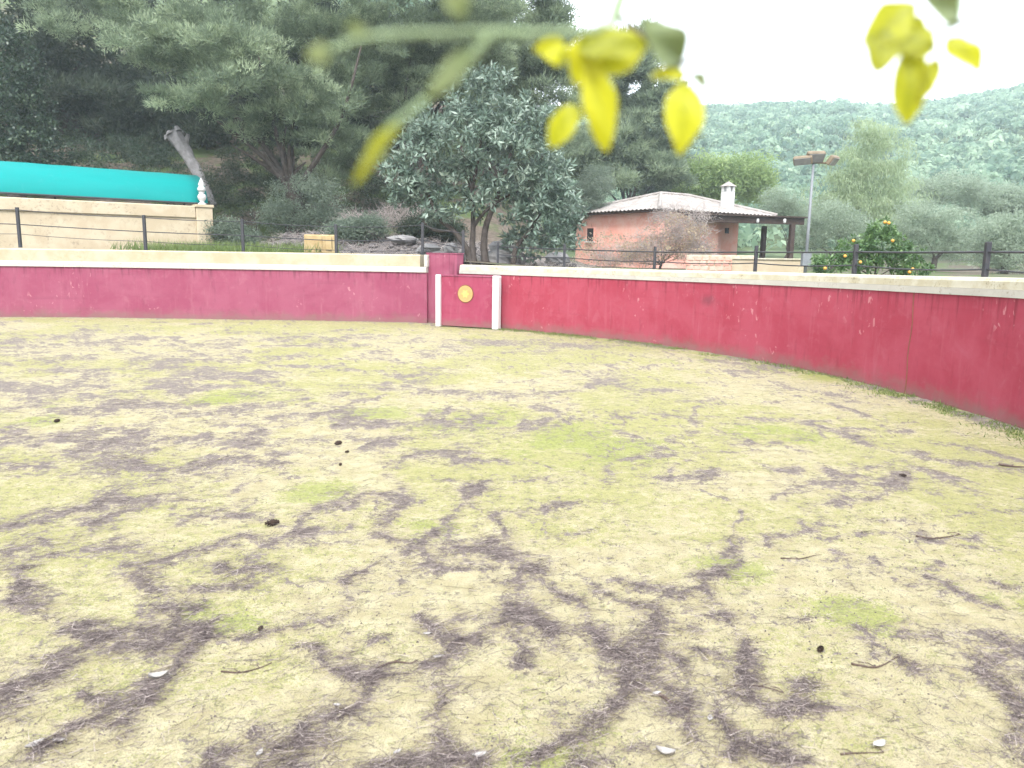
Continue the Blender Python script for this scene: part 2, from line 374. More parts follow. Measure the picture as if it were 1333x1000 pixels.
# continue the circle out of the frame on both sides
aL = math.atan2(anchor[0].y - CY, anchor[0].x - CX); rL = math.hypot(anchor[0].y - CY, anchor[0].x - CX)
aR = math.atan2(anchor[-1].y - CY, anchor[-1].x - CX); rR = math.hypot(anchor[-1].y - CY, anchor[-1].x - CX)
if aR > aL: aR -= 2 * math.pi
span = 2 * math.pi - (aL - aR)
rest = []
for k in range(1, 40):
    t = k / 40; a = aR - span * t; r = rR + (rL - rR) * sstep(0, 1, t)
    rest.append(Vector((CX + r * math.cos(a), CY + r * math.sin(a), 0)))
loop_pts = anchor + rest
def catmull(P, closed, sub):
    out = []; n_ = len(P)
    for i in range(n_ if closed else n_ - 1):
        g = (lambda j: P[j % n_]) if closed else (lambda j: P[min(max(j, 0), n_ - 1)])
        p0, p1, p2, p3 = g(i - 1), g(i), g(i + 1), g(i + 2)
        for k in range(sub):
            t = k / sub
            out.append(.5 * ((2 * p1) + (p2 - p0) * t + (2 * p0 - 5 * p1 + 4 * p2 - p3) * t * t + (3 * p1 - p0 - 3 * p2 + p3) * t ** 3))
    if not closed: out.append(P[-1].copy())
    return out
SUB = 5
LOOP = catmull(loop_pts, True, SUB)                      # closed, clockwise from the photo's left edge
for _ in range(6):                                       # even out the measuring errors
    LOOP = [(LOOP[i - 1] + LOOP[i] * 2 + LOOP[(i + 1) % len(LOOP)]) / 4 for i in range(len(LOOP))]
iL, iP, iSeam = 8 * SUB, 9 * SUB, 17 * SUB - 1           # end of left wall, start of right wall, panel joint
iMid = len(LOOP) - 60
def frame_at(i, L=None):
    L = LOOP; p = L[i % len(L)]; d = (L[(i + 1) % len(L)] - L[(i - 1) % len(L)]).normalized()
    out = Vector((-d.y, d.x, 0))                         # clockwise walk: outside is on the left hand
    return p, d, out
def sweep(name, idxs, prof, mat, parent, hz=None, label=None):
    """prof: list of (outward offset, z); closed cross-section swept along LOOP indices"""
    b = MB(); uv = []; s_ = 0; prev = None; k = len(prof)
    for i in idxs:
        p, d, o = frame_at(i)
        if prev is not None: s_ += (p - prev).length
        prev = p
        q = hz(i) if hz else 0
        for (off, z) in prof:
            zz = z + (q if z > .5 else 0)
            b.v.append(tuple(p + o * off + Vector((0, 0, zz)))); uv.append((s_, zz + off))
    n_ = len(idxs)
    b.f = [(j * k + a, j * k + (a + 1) % k, (j + 1) * k + (a + 1) % k, (j + 1) * k + a) for j in range(n_ - 1) for a in range(k)]
    b.f += [tuple(range(k)), tuple((n_ - 1) * k + a for a in range(k))]
    return b.build(name, mat, parent, uv=uv, label=label)

RED = 1.215
pL = frame_at(iL)[0]; pR = frame_at(iP)[0]
tl = thing('ring_wall', (pL.x - 6, pL.y, 0), 'pinkish red ring wall with deep yellow parapet, left of the gate', 'wall')
idx = list(range(iMid - len(LOOP), iL + 1))
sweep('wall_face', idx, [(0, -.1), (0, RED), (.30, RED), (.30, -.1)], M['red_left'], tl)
sweep('white_band', idx, [(-.035, RED + .002), (-.035, RED + .115), (-.02, RED + .13), (.30, RED + .13), (.30, RED + .002)], M['white_band'], tl)
sweep('parapet', idx[:-1], [(.03, RED + .132), (.03, RED + .39), (.06, RED + .42), (.34, RED + .42), (.36, RED + .39), (.36, RED + .132)], M['riser'], tl)
p, d, o = frame_at(iL)
b = MB(); b.box(p + o * .17 + d * -.02 + Vector((0, 0, RED + .275)), d * .045, o * .19, Vector((0, 0, .143)), .01)
b.build('end_cap', M['white_band'], tl)

def rise(i): return .09 * float(sstep(12 * SUB, 20 * SUB, i))
tr_ = thing('ring_wall', (pR.x + 4, pR.y - 4, 0), 'crimson ring wall with low weathered cream coping, curving right of the gate', 'wall')
for a, e in ((iP, iSeam), (iSeam, iMid)):
    ii = list(range(a, e + 1))
    wf = sweep('wall_panel', ii, [(0, -.1), (0, RED), (.30, RED), (.30, -.1)], M['red_right'], tr_, rise)
    sweep('white_band', ii, [(-.02, RED + .002), (-.024, RED + .08), (.30, RED + .08), (.30, RED + .002)], M['white_band'], tr_, rise)
    sweep('coping', ii, [(-.005, RED + .082), (.0, RED + .165), (.025, RED + .195), (.10, RED + .207), (.33, RED + .20), (.36, RED + .16), (.36, RED + .082)], M['coping'], tr_, rise)
# the open joint: a dark filler strip standing a little proud, cracked
p, d, o = frame_at(iSeam)
b = MB(); b.tube([p - o * .004 + Vector((0, 0, z)) + d * (.012 * math.sin(z * 9)) for z in np.linspace(0, RED + .1, 14)], .0055, 5)
b.build('panel_joint', M['emblem_dark'], tr_)

# red pillar beside the gate
p, d, o = frame_at((iL + iP) // 2)
wl = (pR - pL).length
t = thing('gate_pillar', p, 'plain red pillar rising above the gate between the two ring walls', 'pillar')
b = MB(); b.box(p + o * .22 + Vector((0, 0, .80)), (pR - pL) * .5 * .93, o * .16, Vector((0, 0, .86)), .012)
uvp = [(Vector(v).dot(d), v[2]) for v in b.v]
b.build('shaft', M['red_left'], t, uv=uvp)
b = MB(); b.box(p + o * .22 + Vector((0, 0, 1.672)), (pR - pL) * .5 * .95, o * .17, Vector((0, 0, .011)), .004)
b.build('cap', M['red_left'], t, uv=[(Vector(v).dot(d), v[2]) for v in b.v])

# gate (board with white posts and a round emblem)
gl, gr = G(571.5, 425.0), G(646, 429.3)
gd = (gr - gl).normalized(); go = Vector((-gd.y, gd.x, 0)); gw = (gr - gl).length; gc = (gl + gr) / 2
UP = Vector((0, 0, 1))
t = thing('ring_gate', gc, 'low red ring gate with white posts and a round yellow emblem', 'gate')
b = MB(); b.box(gc + UP * .59 + go * .03, gd * (gw / 2 - .05), go * .03, UP * .565, .008)
b.build('door_panel', M['door_red'], t, uv=[(Vector(v).dot(gd), v[2]) for v in b.v])
b = MB(); b.box(gc + UP * 1.175 + go * .03, gd * (gw / 2 - .055), go * .04, UP * .018, .006)
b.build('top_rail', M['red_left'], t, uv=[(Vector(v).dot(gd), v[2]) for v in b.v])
b = MB(); b.box(gl + UP * .595, gd * .06, go * .07, UP * .595, .012); b.build('gate_post', M['gate_white'], t)
b = MB(); b.box(gr + UP * .60, gd * .078, go * .085, UP * .60, .018); b.build('gate_post', M['gate_white'], t)
ec = gc - gd * .045 + UP * .775 - go * .004
def disc(r, th, off, n_=28, star=0):
    b = MB(); vs = []
    for s2 in (0, 1):
        for k in range(n_):
            a = 2 * math.pi * k / n_; q = r * (1 + star * math.cos(6 * a))
            vs.append(ec + gd * math.cos(a) * q + UP * math.sin(a) * q - go * (off + th * s2))
    b.add(vs, [tuple(range(n_)), tuple(range(2 * n_ - 1, n_ - 1, -1))] + [(k, (k + 1) % n_, n_ + (k + 1) % n_, n_ + k) for k in range(n_)])
    return b
em = disc(.205, .006, 0).build('emblem', M['emblem_dark'], t)
disc(.185, .005, .0065).build('emblem_face', M['emblem'], em)
disc(.085, .004, .012, 36, .22).build('emblem_star', M['emblem_light'], em)

# ------------------------------------------------------------------ arena floor
drifts = [  # (half width in metres at that place, strength, points where the drift runs)
 (24, 1.0, [(-40, 925), (0, 912), (45, 890), (90, 868), (130, 858), (168, 850), (212, 832)]),
 (18, .9, [(12, 880), (90, 850), (168, 835), (240, 822)]),
 (15, .95, [(212, 834), (192, 802), (181, 766), (168, 748)]), (10, .7, [(181, 766), (210, 772), (215, 800)]),
 (7, .9, [(150, 742), (204, 730), (264, 718), (300, 708)]), (9, .9, [(300, 715), (330, 722), (372, 706), (420, 690)]),
 (14, .9, [(-10, 760), (0, 790), (12, 814), (48, 828), (90, 846)]),
 (12, 1.0, [(0, 992), (60, 961), (108, 952), (141, 949), (168, 931), (192, 904), (222, 868), (246, 835), (267, 808)]),
 (12, .95, [(100, 920), (112, 940), (125, 958)]), (5, .7, [(192, 932), (215, 922), (240, 912)]),
 (8, .85, [(268, 828), (300, 820), (354, 805), (400, 798), (420, 802), (439, 796), (466, 766), (490, 745), (520, 727), (544, 706), (590, 670), (616, 645), (628, 631)]),
 (8, .8, [(210, 778), (258, 769), (300, 751), (330, 740), (345, 752)]), (6, .75, [(264, 739), (300, 745), (340, 730)]),
 (7, .7, [(220, 776), (240, 772), (330, 765)]),
 (22, 1.0, [(395, 1010), (405, 985), (422, 955), (452, 922), (472, 890), (490, 875)]),
 (8, 1.0, [(488, 874), (526, 865), (568, 859), (604, 847), (640, 829), (672, 818)]),
 (12, .9, [(472, 886), (466, 844), (470, 830), (484, 826)]), (9, .8, [(455, 815), (470, 832)]), (9, .85, [(472, 880), (440, 858), (425, 845), (404, 842)]),
 (14, .9, [(330, 985), (360, 965), (390, 955), (420, 950)]), (10, .8, [(350, 950), (400, 940), (430, 930)]), (4, .7, [(262, 985), (275, 968), (295, 952)]), (5, .6, [(262, 930), (285, 922)]),
 (17, .95, [(592, 720), (628, 712), (664, 726), (694, 738)]), (26, .95, [(664, 730), (672, 755), (672, 785), (686, 814)]), (18, 1.0, [(660, 815), (690, 820), (722, 838)]), (14, .9, [(640, 700), (650, 725)]),
 (8, .9, [(549, 797), (553, 820), (568, 848)]), (9, .6, [(560, 832), (600, 815), (640, 800)]), (8, .9, [(668, 840), (674, 862), (675, 884)]),
 (12, .85, [(716, 755), (736, 774), (769, 793), (790, 812), (800, 826)]), (22, .9, [(803, 835), (822, 852), (830, 868)]), (14, .7, [(822, 880), (845, 905), (850, 930)]), (12, .6, [(880, 850), (850, 862), (830, 850)]),
 (8, .95, [(800, 756), (812, 768), (833, 781), (860, 799), (880, 820), (887, 850), (880, 872)]),
 (9, .9, [(962, 700), (961, 720), (957, 745), (948, 766), (930, 778), (912, 785)]), (9, .95, [(950, 780), (965, 802), (968, 826), (982, 846), (976, 868), (980, 892)]), (4, .9, [(925, 850), (950, 846), (985, 847)]),
 (4, .9, [(955, 894), (990, 897), (1022, 904), (1050, 895), (1090, 907)]), (5, .7, [(1040, 870), (1045, 890)]),
 (14, .8, [(905, 904), (929, 928), (944, 955), (944, 990)]), (12, .9, [(944, 965), (980, 967), (1016, 962), (1058, 972)]), (10, .6, [(860, 925), (880, 945), (890, 960)]), (14, .6, [(930, 880), (960, 890), (930, 905)]),
 (12, .8, [(820, 990), (850, 985)]),
 (5, .9, [(1048, 808), (1064, 809), (1094, 814), (1118, 834), (1133, 853), (1160, 864)]), (7, .9, [(1110, 840), (1125, 860)]), (5, .8, [(1100, 782), (1133, 779)]), (7, .6, [(1160, 835), (1200, 838)]),
 (6, .95, [(1212, 752), (1239, 767), (1275, 782), (1333, 802)]), (5, .9, [(1164, 740), (1176, 756), (1190, 764), (1212, 767)]), (6, .8, [(1278, 755), (1320, 762)]),
 (5, .8, [(1008, 648), (1053, 638), (1098, 632)]), (8, .95, [(1053, 634), (1098, 631), (1143, 634), (1164, 629), (1178, 616)]), (4, .95, [(1162, 632), (1158, 650), (1113, 656), (1083, 659)]),
 (8, .6, [(1180, 625), (1230, 630), (1300, 645)]), (3, .8, [(1167, 639), (1203, 638), (1233, 650), (1266, 662)]),
 (3, .8, [(940, 545), (1000, 547), (1053, 551), (1113, 569), (1143, 581), (1191, 590)]), (6, .9, [(1185, 588), (1218, 599), (1248, 605), (1293, 607), (1340, 618)]), (4, .8, [(1200, 575), (1250, 580), (1333, 600)]),
 (2.5, .8, [(939, 575), (987, 581), (1014, 572), (1077, 572)]), (2.5, .8, [(933, 590), (987, 593)]),
 (4, .95, [(1188, 690), (1191, 704), (1221, 701), (1253, 696)]), (6, .8, [(1000, 703), (1047, 690)]), (4, .8, [(1055, 682), (1100, 684)]), (5, .8, [(1085, 708), (1100, 700)]), (4, .7, [(1135, 697), (1165, 696)]), (7, .6, [(1150, 676), (1185, 676)]),
 (3, .7, [(1290, 665), (1333, 672)]), (4, .6, [(1260, 716), (1285, 714)]),
 (9, .75, [(-20, 508), (75, 514), (135, 520), (180, 507), (240, 496), (300, 490)]), (6, .6, [(160, 480), (216, 469)]), (10, .6, [(100, 530), (200, 525), (300, 540)]),
 (10, .85, [(-20, 575), (90, 568), (135, 582), (168, 564), (210, 560)]), (10, .8, [(-20, 608), (75, 604), (135, 595), (160, 606), (210, 619), (255, 610), (310, 602), (380, 590)]),
 (8, .75, [(360, 545), (420, 540), (460, 548)]), (10, .6, [(300, 582), (380, 576), (480, 570), (540, 572)]),
 (10, .85, [(-10, 690), (60, 670), (102, 662), (135, 648), (210, 652)]), (10, .8, [(110, 680), (180, 661), (222, 649)]), (8, .8, [(280, 675), (312, 668)]), (6, .8, [(342, 668), (350, 688)]),
 (10, .85, [(-10, 720), (20, 712), (44, 704)]), (10, .85, [(105, 712), (140, 708), (172, 714)]), (4, .7, [(20, 733), (70, 728), (125, 720)]),
 (4, .7, [(466, 502), (500, 508), (550, 508), (598, 513), (700, 514), (760, 505), (796, 496)]), (4, .7, [(515, 494), (548, 486)]),
 (5, .7, [(556, 550), (598, 556), (640, 550)]), (5, .7, [(680, 566), (709, 548)]), (7, .75, [(575, 592), (610, 601), (634, 598)]), (4, .7, [(500, 605), (544, 592)]),
 (6, .7, [(592, 631), (620, 645)]), (6, .7, [(500, 622), (526, 649)]), (6, .75, [(450, 645), (455, 662)]), (6, .8, [(655, 694), (668, 674)]), (4, .85, [(727, 670), (754, 661), (790, 658)]), (5, .7, [(400, 668), (432, 674)]),
 (5, .7, [(763, 488), (801, 497), (846, 510), (876, 510)]), (3, .7, [(838, 537), (890, 545)]), (7, .75, [(842, 600), (870, 594), (900, 598)]), (3, .7, [(885, 524), (920, 523)]),
 (3, .8, [(903, 565), (943, 569), (982, 580)]), (6, .75, [(860, 627), (920, 620), (950, 610)]), (6, .6, [(780, 560), (830, 575), (860, 590)]),
 (6, .7, [(1020, 500), (1060, 510), (1110, 522)]), (5, .7, [(930, 470), (985, 478)]),
 (9, .6, [(700, 445), (760, 452)]), (5, .6, [(640, 450), (665, 446)]),
]
def seg_dist(P, a, b):
    ab = b - a; t = np.clip(((P - a) @ ab) / max(ab @ ab, 1e-9), 0, 1)
    return np.linalg.norm(P - (a + t[:, None] * ab), axis=1)
DR = []
for hw, st, pts in drifts:
    W = [np.array(G(*q)[:2]) for q in pts]
    mid = pts[len(pts) // 2]
    c0 = G(mid[0], mid[1]); ln = c0.length
    # half width measured across the line of sight (mostly along the view for lengthwise runs)
    a_, b_ = np.array(pts[0], float), np.array(pts[-1], float); dd = np.abs(b_ - a_)
    vert = CAM_Z * F / max(mid[1] - 330, 40) ** 2 * 1.0       # metres per pixel going away
    hor = math.hypot(c0.x, c0.y) / F
    f_ = dd[0] / (dd.sum() + 1e-6)
    wm = hw * (vert * f_ + hor * (1 - f_)) * .92
    DR.append((min(max(wm * (.50 + .036 * c0.length), .022), .45), st, W))
def needle_field(x, y):
    wx = x + .22 * (fbm(x * 1.9, y * 1.9, 11, 4) - .5) * 2 + .06 * (fbm(x * 9, y * 9, 13, 3) - .5) * 2
    wy = y + .22 * (fbm(x * 1.9 + 50, y * 1.9, 21, 4) - .5) * 2 + .06 * (fbm(x * 9 + 50, y * 9, 23, 3) - .5) * 2
    P = np.stack([wx, wy], 1); out = np.zeros(len(x))
    for hw, st, W in DR:
        W2 = np.array(W); lo = W2.min(0) - hw * 4.3; hi = W2.max(0) + hw * 4.3
        s_ = np.where((P[:, 0] > lo[0]) & (P[:, 0] < hi[0]) & (P[:, 1] > lo[1]) & (P[:, 1] < hi[1]))[0]
        if not len(s_): continue
        d_ = np.full(len(s_), 1e9)
        for a, b in zip(W[:-1], W[1:]): d_ = np.minimum(d_, seg_dist(P[s_], a, b))
        out[s_] = np.maximum(out[s_], st * np.maximum(1 - sstep(.15, 1.7, d_ / hw), .40 * (1 - sstep(.8, 4.2, d_ / hw))))
    fine = fbm(x * 2.6, y * 2.6, 41, 5); fine2 = fbm(x * 7.5, y * 7.5, 45, 4); grit = fbm(x * 11, y * 11, 43, 3)
    dist = np.hypot(x, y)
    def vein(f, sd, wd):
        qx = x + .35 * (fbm(x * f * .9, y * f * .9, sd + 1, 4) - .5) / f * 2; qy = y + .35 * (fbm(x * f * .9 + 31, y * f * .9, sd + 2, 4) - .5) / f * 2
        return 1 - sstep(0, wd, np.abs(vn(qx * f * 1.15, qy * f * .85, sd) - .5))
    area = sstep(.40, .60, fbm(x * .33 + 3, y * .33, 31, 4)); area2 = sstep(.42, .6, fbm(x * .6 + 13, y * .6 + 4, 33, 4))
    net = np.maximum.reduce([vein(.75, 300, .06) * (.35 + .65 * area), .95 * vein(1.6, 320, .065) * (.25 + .75 * area2), .85 * vein(3.4, 340, .08) * area * (.3 + .7 * area2)])
    net = np.maximum(net, .7 * vein(6.5, 360, .12) * sstep(.45, .6, fbm(x * .9, y * .9, 37, 4))) * (.1 + .95 * sstep(.36, .60, .5 * fine + .5 * fine2)) * np.clip(.45 + dist / 14, .45, .95)
    left = sstep(2.5, -3, x) * sstep(4.5, 7, y) * sstep(17.5, 14, y) * .62 * sstep(.40, .62, .45 * fbm(x * .8 + 7, y * .8, 63, 5) + .55 * fine) * (.45 + .55 * sstep(.35, .6, fine2))
    far = sstep(7, 12, y) * .16 * sstep(.45, .6, fbm(x * 1.6 + 7, y * 1.6, 66, 5))
    return np.clip(np.maximum(out * (.40 + .72 * sstep(.34, .58, .45 * fine + .55 * fine2)), net) + left + far + .35 * (grit - .53), 0, 1)
GREEN = [(249, 796, .15), (290, 820, .2), (710, 960, .3), (1320, 565, .5), (1290, 548, .4), (905, 470, .8), (760, 575, 1.0), (310, 520, .9), (60, 540, .8), (480, 540, .6), (600, 545, .8), (420, 640, .35), (1010, 565, .6),
         (1110, 800, .25), (950, 742, .25), (830, 450, .7), (1060, 490, .6), (1000, 480, .6), (280, 990, .1), (1290, 770, .3), (550, 690, .25)]
GW = [(np.array(G(a, b)[:2]), r) for a, b, r in GREEN]
wall_xy = np.array([[q.x, q.y] for q in LOOP])

AZ = np.concatenate([np.linspace(-40, 40, 560), np.linspace(40, 320, 72)[1:-1]]) * math.pi / 180
def wall_r(az):
    """distance from the camera foot to the wall along azimuth az (clockwise from +Y)"""
    dx, dy = math.sin(az), math.cos(az); best = 40.0
    A = wall_xy; B = np.roll(A, -1, 0); e = B - A
    den = dx * e[:, 1] - dy * e[:, 0]; den = np.where(np.abs(den) < 1e-9, 1e-9, den)
    tt = (A[:, 0] * e[:, 1] - A[:, 1] * e[:, 0]) / den; ss = (A[:, 0] * dy - A[:, 1] * dx) / den
    ok = (tt > .05) & (ss >= -1e-6) & (ss <= 1 + 1e-6)
    return tt[ok].min() if ok.any() else best
WR = np.array([wall_r(a) for a in AZ]) + .12
rows = 430
q = np.linspace(0, 1, rows)
near = np.minimum(2.0, WR * .7)
inner = np.linspace(0, 1, 12)[1:-1][:, None] * near[None, :]
outer = 1 / ((1 - q)[:, None] / near[None, :] + q[:, None] / WR[None, :])
RAD = np.concatenate([inner, outer], 0); nr, nc = RAD.shape
X = (RAD * np.sin(AZ)[None, :]).ravel(); Y = (RAD * np.cos(AZ)[None, :]).ravel()
nd = needle_field(X, Y)
mo = np.clip(.70 * sstep(.30, .62, fbm(X * .55 + 9, Y * .55, 71, 5)) + .45 * sstep(.46, .68, fbm(X * 2.3, Y * 2.3, 81, 5)), 0, 1)
mo *= 1 - .35 * sstep(6, 2.6, Y) * sstep(.1, .5, fbm(X * .8, Y * .8, 82, 3))
gr_ = np.zeros_like(X)
nz = fbm(X * 2.4, Y * 2.4, 91, 5)
for c, r in GW: gr_ = np.maximum(gr_, (1 - sstep(.2, 1.3, np.hypot(X - c[0], Y - c[1]) / r)) * (.05 + 1.4 * sstep(.35, .62, nz)) * 1.0)
edge = np.tile(WR, (nr, 1)).ravel() - RAD.ravel()
gr_ = np.maximum(gr_, sstep(1.1, .1, edge) * sstep(-1, 3, X) * (.25 + 1.3 * sstep(.36, .58, nz)))
nd = np.maximum(nd, sstep(.45, .05, edge) * (.25 + .7 * fbm(X * 3, Y * 3, 95, 4)))
nd = np.maximum(nd, sstep(1.1, .3, edge) * sstep(0, 3, X) * .8 * sstep(.42, .6, fbm(X * 2.2, Y * 2.2, 99, 5)))
Z = .018 * nd * (fbm(X * 7, Y * 7, 96, 3) + .3) + .02 * (fbm(X * .9, Y * .9, 97, 4) - .5) + .008 * (fbm(X * 9, Y * 9, 98, 3) - .5)
V = np.stack([X, Y, Z], 1); V = np.concatenate([V, [[0, 0, 0]]])
ii = np.arange(nr * nc).reshape(nr, nc)
q4 = np.stack([ii[:-1], np.roll(ii, -1, 1)[:-1], np.roll(ii, -1, 1)[1:], ii[1:]], -1).reshape(-1, 4)
ctr = nr * nc
fan = np.stack([np.full(nc // 2, ctr), np.roll(ii[0], -2)[0::2][:nc // 2], ii[0][1::2][:nc // 2], ii[0][0::2][:nc // 2]], -1)
# faces look up
F4 = np.concatenate([q4[:, ::-1], fan])
arena = np_obj('arena_ground', V, F4, M['arena'], None,
               {'needle': np.append(np.minimum(nd, .85), 0), 'moss': np.append(mo, 0), 'green': np.append(gr_, 0)}, True)
tag(arena, kind='structure')
def ground_z(x, y):
    x = np.asarray(x, float); y = np.asarray(y, float)
    return .018 * needle_field(x, y) * (fbm(x * 7, y * 7, 96, 3) + .3) + .02 * (fbm(x * .9, y * .9, 97, 4) - .5) + .008 * (fbm(x * 9, y * 9, 98, 3) - .5)

def leaf_tris(P, D, L, Wd, rng, rhomb=False):
    """flat blades from points P along D"""
    D = D / (np.linalg.norm(D, axis=1, keepdims=True) + 1e-9)
    rnd = rng.normal(size=P.shape); s_ = np.cross(D, rnd); s_ /= np.linalg.norm(s_, axis=1, keepdims=True) + 1e-9
    tip = P + D * L[:, None]
    if not rhomb:
        V = np.stack([P - s_ * Wd[:, None] * .5, P + s_ * Wd[:, None] * .5, tip], 1).reshape(-1, 3)
        return V, np.arange(len(P) * 3).reshape(-1, 3)
    mid = P + D * (L * .45)[:, None]; up = np.cross(s_, D)
    sag = up * (L * .07)[:, None]
    V = np.stack([P, mid - s_ * Wd[:, None] * .5 + sag, tip - sag, mid + s_ * Wd[:, None] * .5 + sag], 1).reshape(-1, 3)
    return V, np.arange(len(P) * 4).reshape(-1, 4)

# fallen needles: dense where the drifts lie, thin elsewhere
rng = np.random.default_rng(21)
n0 = 800000
az = rng.uniform(-37, 37, n0) * math.pi / 180; rr = 1 / rng.uniform(1 / 9.5, 1 / 1.9, n0)
x, y = rr * np.sin(az), rr * np.cos(az)
pr = np.clip(needle_field(x, y) ** 1.5 * .60 + .012, 0, 1)
k = rng.random(n0) < pr; x, y = x[k], y[k]
z = ground_z(x, y) + rng.uniform(.001, .014, len(x))
th = rng.uniform(0, 2 * math.pi, len(x)); th = np.where(rng.random(len(x)) < .4, rng.normal(.5, .6, len(x)), th)
D = np.stack([np.cos(th), np.sin(th), rng.normal(0, .10, len(x))], 1)
V, Fc = leaf_tris(np.stack([x, y, z], 1), D, rng.uniform(.04, .10, len(x)), rng.uniform(.0012, .0026, len(x)), rng)
tint = np.repeat(np.clip(rng.normal(.45, .32, len(x)), 0, 1), 3)
o = np_obj('fallen_needles', V, Fc, M['needles'], None, {'tint': tint}); tag(o, 'drifts of fallen brown pine needles across the sandy floor', 'needle litter', kind='stuff')

# dark crumbs of bark, seed and soil scattered everywhere
n0 = 9000
az = rng.uniform(-37, 37, n0) * math.pi / 180; rr = 1 / rng.uniform(1 / 15, 1 / 2.0, n0)
x, y = rr * np.sin(az), rr * np.cos(az); z = ground_z(x, y)
s_ = rng.uniform(.0012, .0042, n0) * (1 + rr / 8) * np.where(fbm(x * 1.3, y * 1.3, 111, 4) > .5, 1, .45)
base = np.array([[1, 0, 0], [-.5, .87, 0], [-.5, -.87, 0], [0, 0, .9]])
V = (np.stack([x, y, z], 1)[:, None, :] + base[None] * s_[:, None, None] * rng.uniform(.4, 1.7, (n0, 4, 1))).reshape(-1, 3)
Fc = (np.arange(n0)[:, None, None] * 4 + np.array([[0, 1, 3], [1, 2, 3], [2, 0, 3]])[None]).reshape(-1, 3)
o = np_obj('bark_crumbs', V, Fc, M['needles'], None, {'tint': np.repeat(rng.uniform(0, .5, n0), 4)})
tag(o, 'dark crumbs of bark and cone scales scattered over the sand', 'debris', kind='stuff')

# weeds along the foot of the right-hand wall
P = []
for i in range(iP + 2, 20 * SUB):
    p, d, o_ = frame_at(i)
    for k in range(150):
        q_ = p + d * random.uniform(-.3, .3) - o_ * abs(random.gauss(.03, .2)); P.append((q_.x, q_.y))
P = np.array(P); keep = fbm(P[:, 0] * 1.6, P[:, 1] * 1.6, 101, 3) > .42; P = P[keep]
P = np.stack([P[:, 0], P[:, 1], ground_z(P[:, 0], P[:, 1])], 1)
D = rng.normal(0, .6, P.shape); D[:, 2] = rng.uniform(.35, 1.0, len(P))
V, Fc = leaf_tris(P, D, rng.uniform(.02, .07, len(P)), rng.uniform(.006, .014, len(P)), rng)
o = np_obj('weeds', V, Fc, M['grass'], None, {'tint': np.repeat(np.clip(rng.normal(.45, .25, len(P)), 0, 1), 3)})
tag(o, 'low green weeds and moss tufts along the foot of the crimson wall', 'weeds', kind='stuff')

# single things lying on the floor
def lying(px, py, dz=0.0):
    p = G(px, py); return Vector((p.x, p.y, float(ground_z([p.x], [p.y])[0]) + dz))
def twig(pts, r, label):
    W = [lying(a, b_, r * .9) for a, b_ in pts]
    c = W[len(W) // 2]; b = MB(); b.tube(catmull(W, False, 4), [r * (1 - .6 * k / (4 * (len(W) - 1))) for k in range(4 * (len(W) - 1) + 1)], 6, wob=.3)
    for k in range(2):
        s2 = W[1 + k % (len(W) - 1)]; e = s2 + Vector((random.choice((-1, 1)) * random.uniform(.03, .07), random.uniform(.01, .05), .002)); b.tube([s2, (s2 + e) / 2 + Vector((.008, .004, .004)), e], [r * .5, r * .4, r * .2], 5)
    o = b.build('fallen_twig', M['twig'], None); tag(o, label, 'twig', 'twigs lying on the sand')
twig([(288, 875), (312, 877), (338, 871), (354, 864)], 0.0037, 'curved dark twig lying alone on bare sand at lower left')
twig([(858, 906), (874, 918), (897, 931)], 0.0068, 'thick brown stick lying diagonally near the lower centre-right needle drift')
twig([(1094, 984), (1110, 983), (1150, 982)], 0.0037, 'thin straight twig beside the pale leaf at lower right')
twig([(490, 874), (512, 864), (534, 866)], 0.0062, 'blackish stick at the edge of the branching needle drift')
twig([(1108, 866), (1140, 870), (1162, 862)], 0.0050, 'dark twig at the foot of the narrow zigzag drift on the right')
twig([(1016, 728), (1040, 729), (1055, 725)], 0.0050, 'grey twig on open yellow sand right of centre')
twig([(955, 895), (990, 897), (1020, 904)], 0.0043, 'long thin twig crossing the foot of the tall central-right drift')
twig([(1192, 700), (1215, 703), (1250, 697)], 0.0062, 'forked dark twig on pale sand toward the right wall')
twig([(1300, 606), (1316, 609), (1333, 610)], 0.0112, 'stout dark branch piece at the right edge below the wall')
def cone(px, py, r, label):
    c = lying(px, py, r * .55); b = MB(); a = random.uniform(0, 6.28); ax = Vector((math.cos(a), math.sin(a), 0)); sd = Vector((-ax.y, ax.x, 0))
    for i in range(7):                                            # overlapping rings of scales round a core
        t = (i / 6 - .5) * 2; rad = r * .62 * math.sqrt(max(.08, 1 - t * t * .85))
        for k in range(8):
            an_ = 2 * math.pi * (k + .5 * (i % 2)) / 8; out = sd * math.cos(an_) + Vector((0, 0, 1)) * math.sin(an_)
            p0 = c + ax * t * r; b.add([p0 + out * rad * .4 - ax * r * .1, p0 + out.cross(ax) * r * .2 + out * rad * .8, p0 + out * rad * 1.15 + ax * r * .22, p0 - out.cross(ax) * r * .2 + out * rad * .8], [(0, 1, 2, 3)])
    b.tube([c - ax * r, c, c + ax * r], [r * .2, r * .5, r * .15], 7)
    o = b.build('pine_cone', M['cone'], None, fix=False); tag(o, label, 'pine cone', 'pine cones on the sand')
cone(355, 685, 0.038, 'largest dark pine cone, on bare sand left of centre')
cone(440, 579, 0.033, 'dark pine cone on pale sand, upper of two left of centre')
cone(452, 589, 0.018, 'small pine cone just below the pale-sand cone left of centre')
cone(1068, 848, 0.021, 'dark crumbled pine cone alone on yellow sand at right')
cone(443, 606, 0.018, 'small dark cone at the edge of a grey needle patch')
cone(339, 822, 0.015, 'small cone at the end of the long diagonal drift, left')
cone(74, 550, 0.030, 'dark cone on the far left sand')
cone(1175, 623, 0.024, 'cone at the tip of the bluish drift near the right wall')
